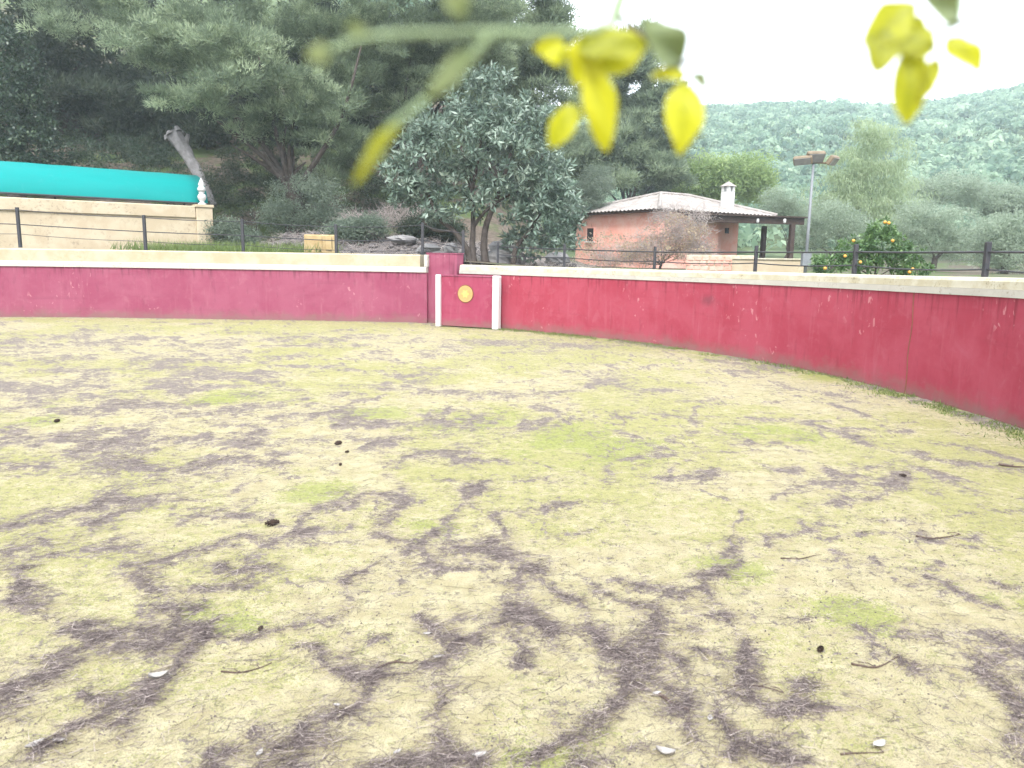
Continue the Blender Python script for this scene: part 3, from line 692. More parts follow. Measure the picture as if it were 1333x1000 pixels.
def dry_leaf(px, py, L, a, label, curl=.3):
    c = lying(px, py, .008); ax = Vector((math.cos(a), math.sin(a), 0)); sd = Vector((-ax.y, ax.x, 0)); b = MB(); vs = []; n_ = 7
    for i in range(n_ + 1):
        t = i / n_; wv = L * .26 * math.sin(math.pi * min(1, t * .96 + .03)) ** .8
        for j in (-1, -.5, 0, .5, 1):
            vs.append(c + ax * (t - .5) * L + sd * j * wv + Vector((0, 0, L * (curl * j * j * .35 + .28 * curl * (t - .5) ** 2 * 4))))
    b.add(vs, [(i * 5 + j, i * 5 + j + 1, (i + 1) * 5 + j + 1, (i + 1) * 5 + j) for i in range(n_) for j in range(4)])
    b.tube([c + ax * L * .5 + Vector((0, 0, L * .28 * curl)), c + ax * L * .66 + Vector((0, 0, .004))], L * .02, 5)
    o = b.build('dry_leaf', M['paleleaf'], None, smooth=True, fix=False); tag(o, label, 'leaf', 'pale dry leaves on the ground')
dry_leaf(207, 888, 0.072, .4, 'largest pale curled leaf, on the needle drift at lower left', .6)
dry_leaf(46, 974, 0.061, .9, 'pale leaf nearest the lower left corner')
dry_leaf(77, 968, 0.043, .1, 'small whitish leaf right of the corner leaf, lower left')
dry_leaf(338, 983, 0.036, 1.4, 'small white leaf fragment near the bottom edge, left of centre')
dry_leaf(439, 921, 0.029, 0, 'white fragment in the thick dark drift at lower centre')
dry_leaf(517, 981, 0.032, .8, 'round white fragment on sand at the bottom edge')
dry_leaf(624, 988, 0.050, .3, 'cream leaf at the bottom edge just left of centre')
dry_leaf(556, 829, 0.036, .2, 'small white leaf caught in the forked central drift, upper')
dry_leaf(570, 860, 0.040, .3, 'small white leaf caught in the forked central drift, lower')
dry_leaf(866, 984, 0.065, 2.8, 'dull pink-white leaf at the bottom edge right of centre', .6)
dry_leaf(1144, 974, 0.061, .5, 'pinkish white leaf on sand at lower right')
dry_leaf(855, 906, 0.036, .4, 'small white leaf at the end of the thick brown stick')
dry_leaf(924, 940, 0.036, 1.2, 'bluish white fragment on the lower right drift')

# ------------------------------------------------------------------ land outside the ring
HX = [(-260, .15), (-60, .19), (10, .176), (60, .174), (105, .176), (140, .174), (160, .166), (180, .169), (205, .174), (233, .183), (300, .19)]
def hill_z(x, y):
    r = np.hypot(x, y); t = x / np.maximum(y, 1) * 350
    top = np.interp(t, [a for a, _ in HX], [b_ for _, b_ in HX]) * 350 * .93
    t1 = sstep(62, 350, r) * .75 + np.clip((r - 62) / 288, 0, 1) * .25
    return top * t1 * np.where(y > 0, sstep(10, 60, y), 0) + 3.0 * (fbm(x / 40, y / 40, 5, 4) - .5) * sstep(70, 140, r)
def land_z(x, y):
    x = np.asarray(x, float); y = np.asarray(y, float)
    r = np.hypot(x - CX, y - CY) - RR
    leftside = sstep(4, -3, x) * sstep(4, 12, y)
    z_ = 1.18 + leftside * (.36 + .42 * np.clip(r - 10.5, 0, 60) * sstep(8, 14, r))
    z_ = z_ + .10 * (fbm(x * .7, y * .7, 3, 4) - .5) + hill_z(x, y)
    return z_
naz = 260; rad = np.concatenate([[.34, .6, 1, 1.6, 2.4], np.geomspace(3.2, 420, 85)])
L_ = np.array([[q_.x, q_.y] for q_ in LOOP]); s_idx = np.linspace(0, len(LOOP), naz, endpoint=False)
bx = np.interp(s_idx, np.arange(len(LOOP) + 1), np.append(L_[:, 0], L_[0, 0])); by = np.interp(s_idx, np.arange(len(LOOP) + 1), np.append(L_[:, 1], L_[0, 1]))
ddx, ddy = bx - CX, by - CY; dl = np.hypot(ddx, ddy); ddx /= dl; ddy /= dl
X = (bx[None] + ddx[None] * rad[:, None]).ravel(); Y = (by[None] + ddy[None] * rad[:, None]).ravel()
Zl = land_z(X, Y)
ii = np.arange(len(rad) * naz).reshape(len(rad), naz)
q4 = np.stack([ii[:-1], np.roll(ii, -1, 1)[:-1], np.roll(ii, -1, 1)[1:], ii[1:]], -1).reshape(-1, 4)
o = np_obj('terrain', np.stack([X, Y, Zl], 1), q4, M['terrain'], None, None, True); tag(o, kind='structure')
def lz(p): return float(land_z([p[0]], [p[1]])[0])

# ------------------------------------------------------------------ fences on top of the ring
def fence(pts, label, rails, post_h, rr_=.028, rail_r=.010, lean=0.0):
    t = thing('post_fence', pts[len(pts) // 2], label, 'fence')
    for p in pts:
        b = MB(); b.box(p + Vector((0, 0, -post_h / 2)), Vector((rr_, 0, 0)), Vector((0, rr_, 0)), Vector((0, 0, post_h / 2 + .0)), .006); b.build('post', M['steel'], t)
    for dz, r in rails:
        b = MB(); W = []
        for a, c in zip(pts[:-1], pts[1:]):
            for k in range(6):
                u = k / 6; W.append(a.lerp(c, u) + Vector((0, 0, -dz - .03 * 4 * u * (1 - u) * (1 if r < .012 else .2))))
        W.append(pts[-1] + Vector((0, 0, -dz))); b.tube(W, r, 6); b.build('rail', M['steel'], t)
    return t
def ringpt(i, off, z):
    p, d, o_ = frame_at(i); q_ = p + o_ * off; return Vector((q_.x, q_.y, z))
pr_px = [(735, 318, 17.9), (853, 321, 16.0), (985, 320, 13.7), (1115, 318, 11.3), (1287, 315, 8.6)]
pts = [at(a, b_, Yd) for a, b_, Yd in pr_px]
pts = [pts[0] + (pts[0] - pts[1]) * .9] + pts
e = pts[-1] - pts[-2]
pts += [pts[-1] + Vector((e.x * .2 + .15, e.y * .95, e.z * .3)), pts[-1] + Vector((e.x * .1 - .3, e.y * 1.95, e.z * .3))]
fence(pts, 'dark steel post fence with two rails behind the crimson wall', [(.11, .013), (.30, .010)], .75)
pl_px = [(-160, 263, 19.6), (22, 270, 19.8), (187, 280, 20.0), (315, 285, 20.2), (437, 292, 20.2), (550, 290, 19.4), (603, 300, 18.6)]
pts = [at(a, b_, Yd) for a, b_, Yd in pl_px]
fence(pts, 'dark steel post fence with thin wires above the yellow parapet', [(.06, .009), (.42, .012), (.66, .007)], 1.0, .035)

# ------------------------------------------------------------------ cream wall, its pillar ornament and the turquoise awning
cl, cr = at(0, 257, 24.2), at(253, 268.5, 27.6)
cdir = Vector((cr.x - cl.x, cr.y - cl.y, 0)).normalized(); cout = Vector((cdir.y, -cdir.x, 0))       # towards the ring
cl0 = cl - cdir * 9; ctop = (cl.z + cr.z) / 2; zb = 1.2
t = thing('rendered_wall', (cl.x, cl.y, zb), 'stained cream rendered wall with end pillar, below the turquoise awning', 'wall')
Lw = (Vector((cr.x, cr.y, 0)) - Vector((cl0.x, cl0.y, 0))).length; mid = Vector(((cl0.x + cr.x) / 2, (cl0.y + cr.y) / 2, 0))
b = MB(); b.box(mid + UP * ((ctop - .42 + zb) / 2), cdir * Lw / 2, cout * .14, UP * (ctop - .42 - zb) / 2); b.build('wall_face', M['cream'], t)
b = MB(); b.box(mid + UP * (ctop - .205), cdir * Lw / 2, cout * .20, UP * .21, .03); b.build('coping_band', M['cream'], t)
pw = pxm(27.6) * 20 / 2
pc = Vector((cr.x, cr.y, 0)) + cdir * (pw * .98)
b = MB(); b.box(pc + UP * ((ctop + zb) / 2 - .02), cdir * pw, cout * .27, UP * ((ctop - zb) / 2 - .02), .02); b.build('pillar', M['cream'], t)
b = MB(); b.box(pc + UP * (ctop + .012), cdir * (pw + .04), cout * .31, UP * .05, .015); b.build('pillar_cap', M['cream'], t)
fz = ctop + .062
t = thing('finial', (pc.x, pc.y, fz), 'small white carved finial on the cream pillar beside the awning end', 'ornament')
b = MB(); b.lathe((pc.x, pc.y, fz), [(.13, 0), (.14, .05), (.08, .08), (.07, .12), (.13, .20), (.15, .28), (.12, .36), (.07, .40), (.11, .43), (.06, .46)]); b.build('urn', M['whitewash'], t, True)
b = MB(); b.lathe((pc.x, pc.y, fz + .461), [(.10, 0), (.14, .06), (.12, .14), (.08, .18), (.11, .24), (.07, .33), (.03, .42), (.01, .46)]); b.build('bud', M['whitewash'], t, True)
# awning: a barrel-curved roof sheet on hoops behind the wall
ab = -cout
b = MB(); nA = 11; nS = 26; vs = []
a0, a1 = cl0 + Vector((0, 0, ctop + .16 - cl0.z)), Vector((pc.x, pc.y, ctop + .10)) + cdir * (pw * .8)
dep, hei = 1.7, 1.12
def awn(u, k, inset=0.0):
    th = R(2 + 96 * k / (nA - 1)); p = a0.lerp(a1, u)
    wave = .006 * math.sin(u * 70) * math.sin(th)
    return p + ab * (.12 + (dep - inset) * (1 - math.cos(th)) ) + UP * ((hei - inset + wave) * math.sin(th))
for s2 in (0, 1):
    for i in range(nS + 1):
        for k in range(nA): vs.append(awn(i / nS, k, .015 * s2))
o_ = (nS + 1) * nA
fs = [(i * nA + k, i * nA + k + 1, (i + 1) * nA + k + 1, (i + 1) * nA + k) for i in range(nS) for k in range(nA - 1)]
fs += [(o_ + a, o_ + d_, o_ + c, o_ + b2) for a, b2, c, d_ in fs]
fs += [(i * nA, (i + 1) * nA, o_ + (i + 1) * nA, o_ + i * nA) for i in range(nS)] + [(i * nA + nA - 1, o_ + i * nA + nA - 1, o_ + (i + 1) * nA + nA - 1, (i + 1) * nA + nA - 1) for i in range(nS)]
fs += [(k, o_ + k, o_ + k + 1, k + 1) for k in range(nA - 1)] + [(nS * nA + k, nS * nA + k + 1, o_ + nS * nA + k + 1, o_ + nS * nA + k) for k in range(nA - 1)]
b.add(vs, fs)
t = thing('awning', (pc.x, pc.y, ctop), 'long curved turquoise awning sheet stretched above the cream wall', 'awning')
b.build('canopy', M['teal'], t, True)
b = MB(); vs = [awn(1, k) + cdir * .006 for k in range(nA)]; vs += [Vector((v.x, v.y, a1.z)) for v in vs]
b.add(vs, [(k, k + 1, nA + k + 1, nA + k) for k in range(nA - 1)]); b.build('end_flap', M['teal'], t)
b = MB(); b.tube([a0 + ab * .12 + UP * .015, a1 + ab * .12 + UP * .015], .03, 8); b.build('edge_pole', M['steel'], t)
for u in (.45, .7, .97):
    b = MB(); pp = a0.lerp(a1, u) + ab * 1.5; b.tube([Vector((pp.x, pp.y, zb)), pp + UP * .9], .04, 8); b.build('pole', M['steel'], t)

# ------------------------------------------------------------------ foliage
def blobs_px(L): return [(at(a, b_, Yd), rx * pxm(Yd), ry * pxm(Yd), (rd if rd else (rx + ry) / 2) * pxm(Yd)) for a, b_, Yd, rx, ry, rd in L]
def crown(name, blobs, nclump, nleaf, cr_, L, Wd, mat, parent, seed, style='puff', rhomb=False, flat=.6, contrast=.22, shell=.55, pads=0):
    """leaves gathered in clumps that sit mostly near the surface of each bough-mass"""
    rng = np.random.default_rng(seed); Pc = []; Nc = []
    if pads:                                             # layered flat boughs inside each mass, with gaps between
        nb2 = []
        for (c, rx, rz, ry) in blobs:
            for _ in range(pads):
                d = rng.normal(size=3); d /= np.linalg.norm(d); d *= rng.random() ** .4 * .8
                f2 = rng.uniform(.38, .6)
                nb2.append((np.array(c) + d * np.array([rx, ry, rz]), rx * f2, max(rz * f2 * .6, .3), ry * f2))
        blobs = nb2
    vol = np.array([max(b_[1] * b_[2], .01) for b_ in blobs]); vol /= vol.sum()
    for (c, rx, rz, ry), v in zip(blobs, vol):
        k = max(3, int(nclump * v)); d = rng.normal(size=(k, 3)); d /= np.linalg.norm(d, axis=1, keepdims=True)
        rr2 = (shell + (1 - shell) * rng.random(k)) * rng.uniform(.82, 1.12, k)
        d2 = d * rr2[:, None]; Pc.append(np.array(c)[None] + d2 * np.array([rx, ry, rz])[None]); Nc.append(d)
    Pc = np.concatenate(Pc); Nc = np.concatenate(Nc); k = len(Pc)
    ct = np.clip(rng.normal(.47, contrast, k), 0, 1); cs = rng.uniform(.6, 1.35, k)
    cnt = rng.poisson(nleaf, k) + 3; id_ = np.repeat(np.arange(k), cnt); n_ = len(id_)
    off = rng.normal(size=(n_, 3)); off /= np.linalg.norm(off, axis=1, keepdims=True); off *= rng.random(n_)[:, None] ** .5
    rad_ = cr_ * cs[id_]; o3 = off * rad_[:, None] * np.array([1, 1, flat])
    P = Pc[id_] + o3
    if style == 'pine': D = off * .8 + Nc[id_] * .35 + np.array([0, 0, .55]) + rng.normal(0, .35, (n_, 3))
    elif style == 'rosette': D = off * 1.0 + rng.normal(0, .3, (n_, 3)) + np.array([0, 0, .05])
    elif style == 'droop': D = off * .5 + np.array([0, 0, -.8]) + rng.normal(0, .3, (n_, 3))
    else: D = off * .6 + rng.normal(0, .7, (n_, 3)) + np.array([0, 0, .1])
    if style == 'rosette': P = Pc[id_] + o3 * .35
    Ls = L * rng.uniform(.6, 1.3, n_); Ws = Wd * rng.uniform(.7, 1.3, n_)
    V, Fc = leaf_tris(P, D, Ls, Ws, rng, rhomb)
    tint = np.repeat(np.clip(ct[id_] + rng.normal(0, .16, n_), 0, 1), 4 if rhomb else 3)
    return np_obj(name, V, Fc, mat, parent, {'tint': tint})
def limbs(base, blobs, r0, parent, seed, mat, name='trunk', fork=.35, wig=.08, extra=2, lean=None):
    rr2 = random.Random(seed); b = MB(); base = Vector(base)
    cen = sum((Vector(q_[0]) for q_ in blobs), Vector()) / len(blobs)
    fk = base.lerp(Vector((base.x + (cen.x - base.x) * .5, base.y + (cen.y - base.y) * .5, cen.z)), fork)
    H = (fk - base).length
    W = [base - UP * .15, base.lerp(fk, .35) + Vector((rr2.uniform(-wig, wig) * H, rr2.uniform(-wig, wig) * H, 0)), base.lerp(fk, .7) + Vector((rr2.uniform(-wig, wig) * H, 0, 0)), fk]
    W = catmull(W, False, 4); b.tube(W, [r0 * (1.25 - .5 * i / (len(W) - 1)) for i in range(len(W))], 9, wob=.12)
    for (c, rx, rz, ry) in blobs:
        for e_ in range(extra):
            tip = Vector(c) + Vector((rr2.uniform(-.6, .6) * rx, rr2.uniform(-.6, .6) * ry, rr2.uniform(-.3, .5) * rz)); s2 = W[-1 - rr2.randrange(0, 4)]
            tip = s2.lerp(tip, .5); mid2 = s2.lerp(tip, .5) + Vector((rr2.uniform(-.1, .1), rr2.uniform(-.1, .1), rr2.uniform(-.05, .12))) * (tip - s2).length
            q2 = catmull([s2, mid2, tip], False, 4); r1 = r0 * .36
            b.tube(q2, [r1 * (1 - .8 * i / (len(q2) - 1)) for i in range(len(q2))], 6, wob=.15)
    return b.build(name, mat, parent, True)
def tree(name, base_px, Yd, blobs, label, cat, crown_kw, r0, bark='bark', group=None, fork=.35, seed=1, crown_name='crown', extra=1):
    bl = blobs_px([(q_[0], q_[1], Yd + (q_[4] if len(q_) > 4 else 0), q_[2], q_[3], q_[5] if len(q_) > 5 else None) for q_ in blobs])
    bp = at(base_px, 340, Yd); base = Vector((bp.x, Yd, lz((bp.x, Yd))))
    t = thing(name, base, label, cat, group)
    limbs(base, bl, r0, t, seed, M[bark], fork=fork, extra=extra)
    crown(crown_name, bl, parent=t, seed=seed, **crown_kw)
    return t
PINES = 'pine trees on the bank behind the ring'
pk = dict(nclump=2300, nleaf=85, cr_=.36, L=.19, Wd=.038, contrast=.34, pads=8, mat=M['pine'], style='pine', flat=.55)
tree('pine_tree', 390, 30, [(130, -5, 110, 62), (225, 60, 110, 62, -1), (330, 95, 110, 60, -1.5), (430, 120, 80, 52), (300, 40, 130, 60, 1), (440, 30, 120, 70, 1), (250, 130, 55, 34, -2), (330, 150, 60, 30, -1), (420, 175, 60, 24, -.5), (250, -90, 260, 70), (470, -90, 170, 70)],
     'big pine with grey-green boughs sweeping down over the awning', 'tree', pk, .38, group=PINES, seed=11)
pk2 = dict(pk, nclump=1700)
tree('pine_tree', 545, 34, [(540, 40, 90, 60), (600, 100, 80, 45), (490, 130, 70, 55), (560, 170, 60, 40), (470, 200, 55, 40), (410, 225, 55, 40, -1), (620, 20, 80, 50), (560, -70, 160, 70)],
     'tall pine right of the big sweeping pine, above the boundary fence', 'tree', pk2, .34, group=PINES, seed=12)
tree('pine_tree', 690, 40, [(690, 45, 62, 45), (655, -25, 90, 55), (715, 15, 32, 30), (720, 110, 60, 50), (660, 120, 60, 60), (760, 80, 35, 40, 2), (700, 180, 80, 50), (700, -60, 50, 35)],
     'pine against the white sky directly behind the loquat tree', 'tree', dict(pk2, nclump=1500, nleaf=66, cr_=.45, L=.24, Wd=.055), .3, group=PINES, seed=13)
tree('pine_tree', 815, 55, [(800, 74, 42, 34), (845, 105, 42, 45), (785, 125, 45, 40, 2), (850, 165, 52, 48), (800, 195, 55, 45), (880, 190, 30, 40), (760, 200, 45, 50), (840, 60, 30, 24), (800, 235, 60, 26, -1), (860, 225, 50, 26, -1)],
     'dark distant pine standing behind the tiled house, left of its roof peak', 'tree', dict(pk2, mat=M['pine'], nclump=1200, nleaf=60, cr_=.55, L=.36, Wd=.09), .3, group=PINES, seed=14)
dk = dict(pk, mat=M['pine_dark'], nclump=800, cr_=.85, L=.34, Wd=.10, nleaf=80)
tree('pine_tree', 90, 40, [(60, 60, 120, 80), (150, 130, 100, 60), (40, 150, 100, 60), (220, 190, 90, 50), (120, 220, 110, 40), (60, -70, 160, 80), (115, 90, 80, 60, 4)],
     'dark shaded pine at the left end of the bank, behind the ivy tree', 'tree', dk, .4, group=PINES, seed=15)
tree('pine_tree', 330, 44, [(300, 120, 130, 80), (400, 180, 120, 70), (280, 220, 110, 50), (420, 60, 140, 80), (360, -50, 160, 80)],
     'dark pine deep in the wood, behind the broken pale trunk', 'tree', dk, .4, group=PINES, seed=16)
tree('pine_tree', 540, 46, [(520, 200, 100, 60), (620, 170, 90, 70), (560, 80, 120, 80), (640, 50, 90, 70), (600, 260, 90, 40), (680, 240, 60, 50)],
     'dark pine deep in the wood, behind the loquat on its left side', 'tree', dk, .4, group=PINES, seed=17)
tree('ivy_tree', 30, 31, [(20, 150, 45, 50), (45, 195, 40, 30), (0, 90, 50, 60), (10, 215, 60, 22)], 'dark ivy-clad tree at the far left above the awning', 'tree',
     dict(nclump=420, nleaf=26, cr_=.4, L=.13, Wd=.10, mat=M['ivy'], rhomb=True), .3, seed=18)
# shaded undergrowth on the bank
SH = 'bushes on the bank behind the ring'
bush = dict(nclump=260, nleaf=34, cr_=.36, L=.12, Wd=.035, mat=M['greyshrub'], rhomb=True)
for i, (bxp, Yd, bl, lab, mt) in enumerate([
    (405, 29, [(395, 262, 48, 34), (430, 285, 32, 24), (370, 285, 40, 22)], 'grey-green rounded bush under the pines, left of the ochre block', 'greyshrub'),
    (335, 31, [(330, 215, 50, 35), (300, 245, 40, 30), (365, 240, 40, 35)], 'dull tall bush right of the awning end', 'pine_dark'),
    (285, 28, [(290, 302, 26, 16), (315, 312, 30, 12)], 'low green bush right of the cream pillar', 'greyshrub'),
    (110, 33, [(60, 200, 80, 28), (160, 205, 80, 30)], 'very dark undergrowth above the left part of the awning', 'ivy'),
    (300, 34, [(300, 290, 50, 26), (350, 300, 40, 20), (250, 260, 50, 50)], 'dark thicket behind the cream pillar', 'ivy'),
    (500, 33, [(500, 262, 40, 30), (470, 285, 34, 20), (545, 280, 40, 24)], 'dark shrub behind the rubble bank left of the loquat', 'pine_dark'),
    (462, 25, [(455, 303, 26, 14), (478, 296, 22, 12)], 'low dark bush growing on the rubble bank right of the ochre block', 'greyshrub'),
    (560, 25.5, [(552, 296, 30, 16), (580, 300, 22, 12)], 'dark bush under the left branches of the loquat', 'pine_dark'),
    (775, 40, [(775, 240, 28, 26), (760, 262, 26, 22)], 'leafy bush between the loquat and the house gable', 'greyshrub'),
    ]):
    tree('bush', bxp, Yd, bl, lab, 'bush', dict(bush, mat=M[mt]), .06, group=SH, seed=30 + i, crown_name='foliage', fork=.2)
tree('dry_shrub', 490, 26, [(470, 292, 30, 16), (520, 285, 36, 18), (560, 295, 30, 16)], 'leafless greyish brushwood on the rubble bank', 'shrub',
     dict(nclump=200, nleaf=20, cr_=.4, L=.30, Wd=.014, mat=M['drybrush']), .03, seed=41, crown_name='twigs', fork=.2)
# loquat
lq = dict(nclump=900, nleaf=13, cr_=.26, L=.19, Wd=.058, mat=M['loquat'], style='rosette', rhomb=True, contrast=.2, shell=.7)
bl = [(600, 185, 62, 48), (560, 215, 48, 40), (665, 205, 62, 52), (625, 132, 44, 30), (560, 165, 34, 26), (690, 160, 34, 34), (715, 245, 36, 44), (535, 250, 32, 22), (575, 265, 45, 22), (660, 262, 58, 30), (705, 290, 42, 36), (690, 318, 40, 22, .5), (735, 275, 24, 34), (520, 232, 26, 26), (640, 105, 30, 18), (745, 305, 14, 22)]
bl_w = blobs_px([(a, b_, 20.5 + (e_[0] if e_ else 0), rx, ry, None) for a, b_, rx, ry, *e_ in bl])
bs = at(618, 336, 20.5); bs = Vector((bs.x, 20.5, lz((bs.x, 20.5))))
t = thing('loquat_tree', bs, 'broad dark loquat tree with big bluish leaves behind the gate', 'tree')
b = MB()
for pth, r in (([(612, 345), (608, 325), (590, 300), (572, 285), (556, 250)], .085), ([(617, 345), (615, 320), (616, 295), (614, 250), (600, 190)], .085), ([(632, 345), (630, 315), (634, 290), (650, 250), (665, 200)], .10), ([(668, 345), (672, 322), (690, 300), (712, 260)], .07),
              ([(590, 300), (565, 300), (548, 285)], .04), ([(616, 295), (640, 268), (690, 240)], .05), ([(614, 250), (625, 190), (625, 140)], .05)):
    W = catmull([at(a, b_, 20.5) for a, b_ in pth], False, 4); b.tube(W, [r * (1.1 - .7 * i / (len(W) - 1)) for i in range(len(W))], 8, wob=.15)
b.build('trunk', M['bark'], t, True)
crown('crown', bl_w, parent=t, seed=52, **lq)
# light trees right of and behind the house
GT = 'pale trees beyond the house'
lt = dict(nclump=320, nleaf=40, cr_=.75, L=.30, Wd=.09, mat=M['lightgreen'], rhomb=True)
tree('broad_tree', 945, 56, [(925, 225, 34, 24), (965, 222, 36, 24), (990, 240, 24, 24), (905, 243, 28, 20), (950, 245, 45, 20)], 'fresh green rounded tree behind the white chimney', 'tree', lt, .25, group=GT, seed=61)
tree('broad_tree', 880, 62, [(880, 235, 36, 24), (850, 240, 34, 20), (905, 222, 22, 18)], 'darker green tree behind the roof peak of the house', 'tree', dict(lt, mat=M['greyshrub']), .22, group=GT, seed=62)
tree('poplar_tree', 1127, 50, [(1130, 182, 30, 28), (1150, 205, 34, 34), (1105, 215, 34, 34), (1130, 245, 52, 34), (1090, 262, 40, 30), (1165, 258, 40, 32), (1125, 280, 60, 26)], 'tall wispy pale green tree right of the floodlight pole', 'tree',
     dict(nclump=460, nleaf=46, cr_=.7, L=.26, Wd=.055, mat=M['pale_tree'], style='droop', shell=.35), .16, group=GT, seed=63)
ol = dict(nclump=230, nleaf=44, cr_=.5, L=.17, Wd=.04, mat=M['olive'], rhomb=True)
OL = 'grey olive trees beyond the fence'
tree('olive_tree', 1085, 40, [(1080, 285, 34, 26), (1110, 300, 30, 22), (1060, 305, 26, 20)], 'grey olive tree between the floodlight pole and the orange tree', 'tree', ol, .14, group=OL, seed=64)
tree('olive_tree', 1215, 38, [(1195, 285, 34, 26), (1235, 290, 34, 24), (1215, 310, 40, 22), (1250, 320, 26, 20)], 'silvery olive tree right of the orange tree', 'tree', ol, .15, group=OL, seed=65)
tree('olive_tree', 1310, 34, [(1290, 305, 28, 22), (1325, 300, 30, 24), (1310, 330, 40, 24)], 'pale olive tree at the right edge behind the last fence post', 'tree', ol, .14, group=OL, seed=66)
tree('olive_tree', 1025, 52, [(1015, 262, 24, 18), (1035, 275, 24, 18), (1005, 280, 24, 14)], 'small dim olive behind the pergola post', 'tree', ol, .12, group=OL, seed=67)
tree('olive_tree', 1160, 60, [(1240, 245, 40, 24), (1280, 262, 40, 22), (1205, 252, 30, 22)], 'distant olive clump above the silvery olive', 'tree', dict(ol, cr_=.8, L=.26, Wd=.07), .14, group=OL, seed=68)
tree('olive_tree', 1345, 58, [(1310, 262, 34, 22), (1345, 275, 30, 24)], 'distant olive at the right edge, below the hillside track', 'tree', dict(ol, cr_=.8, L=.26, Wd=.07), .14, group=OL, seed=69)
# orange tree
ob = [(1082, 345, 30, 18), (1118, 332, 32, 26), (1150, 318, 32, 28), (1148, 300, 18, 14), (1176, 336, 28, 24), (1192, 350, 20, 16)]
t = tree('orange_tree', 1140, 15.5, ob, 'leafy green orange tree with ripe fruit behind the fence', 'tree', dict(nclump=330, nleaf=14, cr_=.13, L=.085, Wd=.038, mat=M['citrus'], rhomb=True, style='rosette', shell=.6), .06, seed=71, fork=.2)
for (px_, py_) in [(1157, 290), (1111, 313), (1162, 313), (1120, 341), (1074, 349), (1188, 350), (1184, 354), (1152, 289), (1100, 333)]:
    b = MB(); b.lathe(at(px_, py_, 15.05) - UP * .038, [(.005, 0), (.020, .005), (.030, .020), (.032, .032), (.029, .045), (.018, .058), (.005, .063)], 10); b.build('orange_fruit', M['orange'], t, True)
# creeper in front of the house
t = tree('dry_creeper', 860, 30, [(880, 305, 38, 30), (905, 325, 34, 26), (845, 325, 40, 22), (800, 335, 40, 16), (910, 290, 20, 18), (870, 280, 24, 12)], 'tangled half-bare creeper covering the near corner of the house', 'creeper',
     dict(nclump=260, nleaf=30, cr_=.42, L=.30, Wd=.016, mat=M['drybrush'], shell=.3), .05, seed=72, crown_name='twigs', fork=.2, extra=4)
bl_ = blobs_px([(a, b_, 29.6, rx, ry, None) for a, b_, rx, ry in [(880, 305, 40, 30), (845, 325, 45, 20), (790, 325, 40, 25), (905, 320, 30, 26)]])
crown('leaves', bl_, 200, 12, .3, .085, .06, M['dryleaf'], t, 73, rhomb=True)['kind'] = 'stuff'

# ------------------------------------------------------------------ house
K = Vector((at(857, 300, 36).x, 36, 0)); KL = Vector((at(750, 300, 41).x, 41, 0)); 
ul = (KL - K).normalized(); ur = Vector((-ul.y, ul.x, 0)); ur = ur if ur.x > 0 else -ur
LL = (KL - K).length; LR = 7.4; zf = 1.35; ze = 3.80
def hp(a, b_, z_): q_ = K + ul * a + ur * b_; return Vector((q_.x, q_.y, z_))
t = thing('house', hp(0, 0, zf), 'small pink brick house with a hipped tile roof behind the ring', 'house')
b = MB()
def wallbox(b, a0_, b0_, a1_, b1_, z0, z1):
    b.box((hp(a0_, b0_, z0) + hp(a1_, b1_, z1)) / 2, ul * abs(a1_ - a0_) / 2, ur * abs(b1_ - b0_) / 2, UP * (z1 - z0) / 2)
wallbox(b, 0, 0, LL, .25, zf - .5, ze); b.build('wall', M['brick'], t)
b = MB(); wallbox(b, .003, .253, .25, 4.3, zf - .5, ze); wallbox(b, 1.6, 4.1, 1.85, LR, zf - .5, ze); wallbox(b, .003, 4.05, 1.6, 4.3, zf - .5, ze); wallbox(b, 1.851, LR - .25, LL, LR, zf - .5, ze); wallbox(b, LL - .25, .253, LL - .003, LR - .3, zf - .5, ze)
b.build('wall', M['brick'], t)
# windows on the gable side and in the porch
def window(a_, z0, w_, h_):
    b = MB(); b.box(hp(a_, -.015, z0 + h_ / 2), ul * w_ / 2, ur * .02, UP * h_ / 2); f_ = b.build('window', M['dark'], t)
    b = MB()
    for s2 in (-1, 1): b.box(hp(a_ + s2 * (w_ / 2 + .03), -.02, z0 + h_ / 2), ul * .03, ur * .03, UP * (h_ / 2 + .06))
    b.box(hp(a_, -.02, z0 + h_ + .03), ul * (w_ / 2), ur * .03, UP * .03); b.build('frame', M['brick'], f_)
    b = MB(); b.box(hp(a_, -.05, z0 - .03), ul * (w_ / 2 + .08), ur * .08, UP * .03); b.build('sill', M['whitewash'], f_)
window(LL * .80, 2.42, .52, .66)
b = MB(); b.box(hp(1.59, 5.2, zf + 1.35), ul * .02, ur * .42, UP * 1.0); dr = b.build('door', M['woodbeam'], t)
b = MB(); b.box(hp(1.565, 5.5, zf + 1.3), ul * .02, ur * .02, UP * .06); b.build('handle', M['galv'], dr)
b = MB(); b.box(hp(1.59, 6.5, zf + 1.75), ul * .02, ur * .14, UP * .14); b.build('wall_lamp', M['dark'], t)
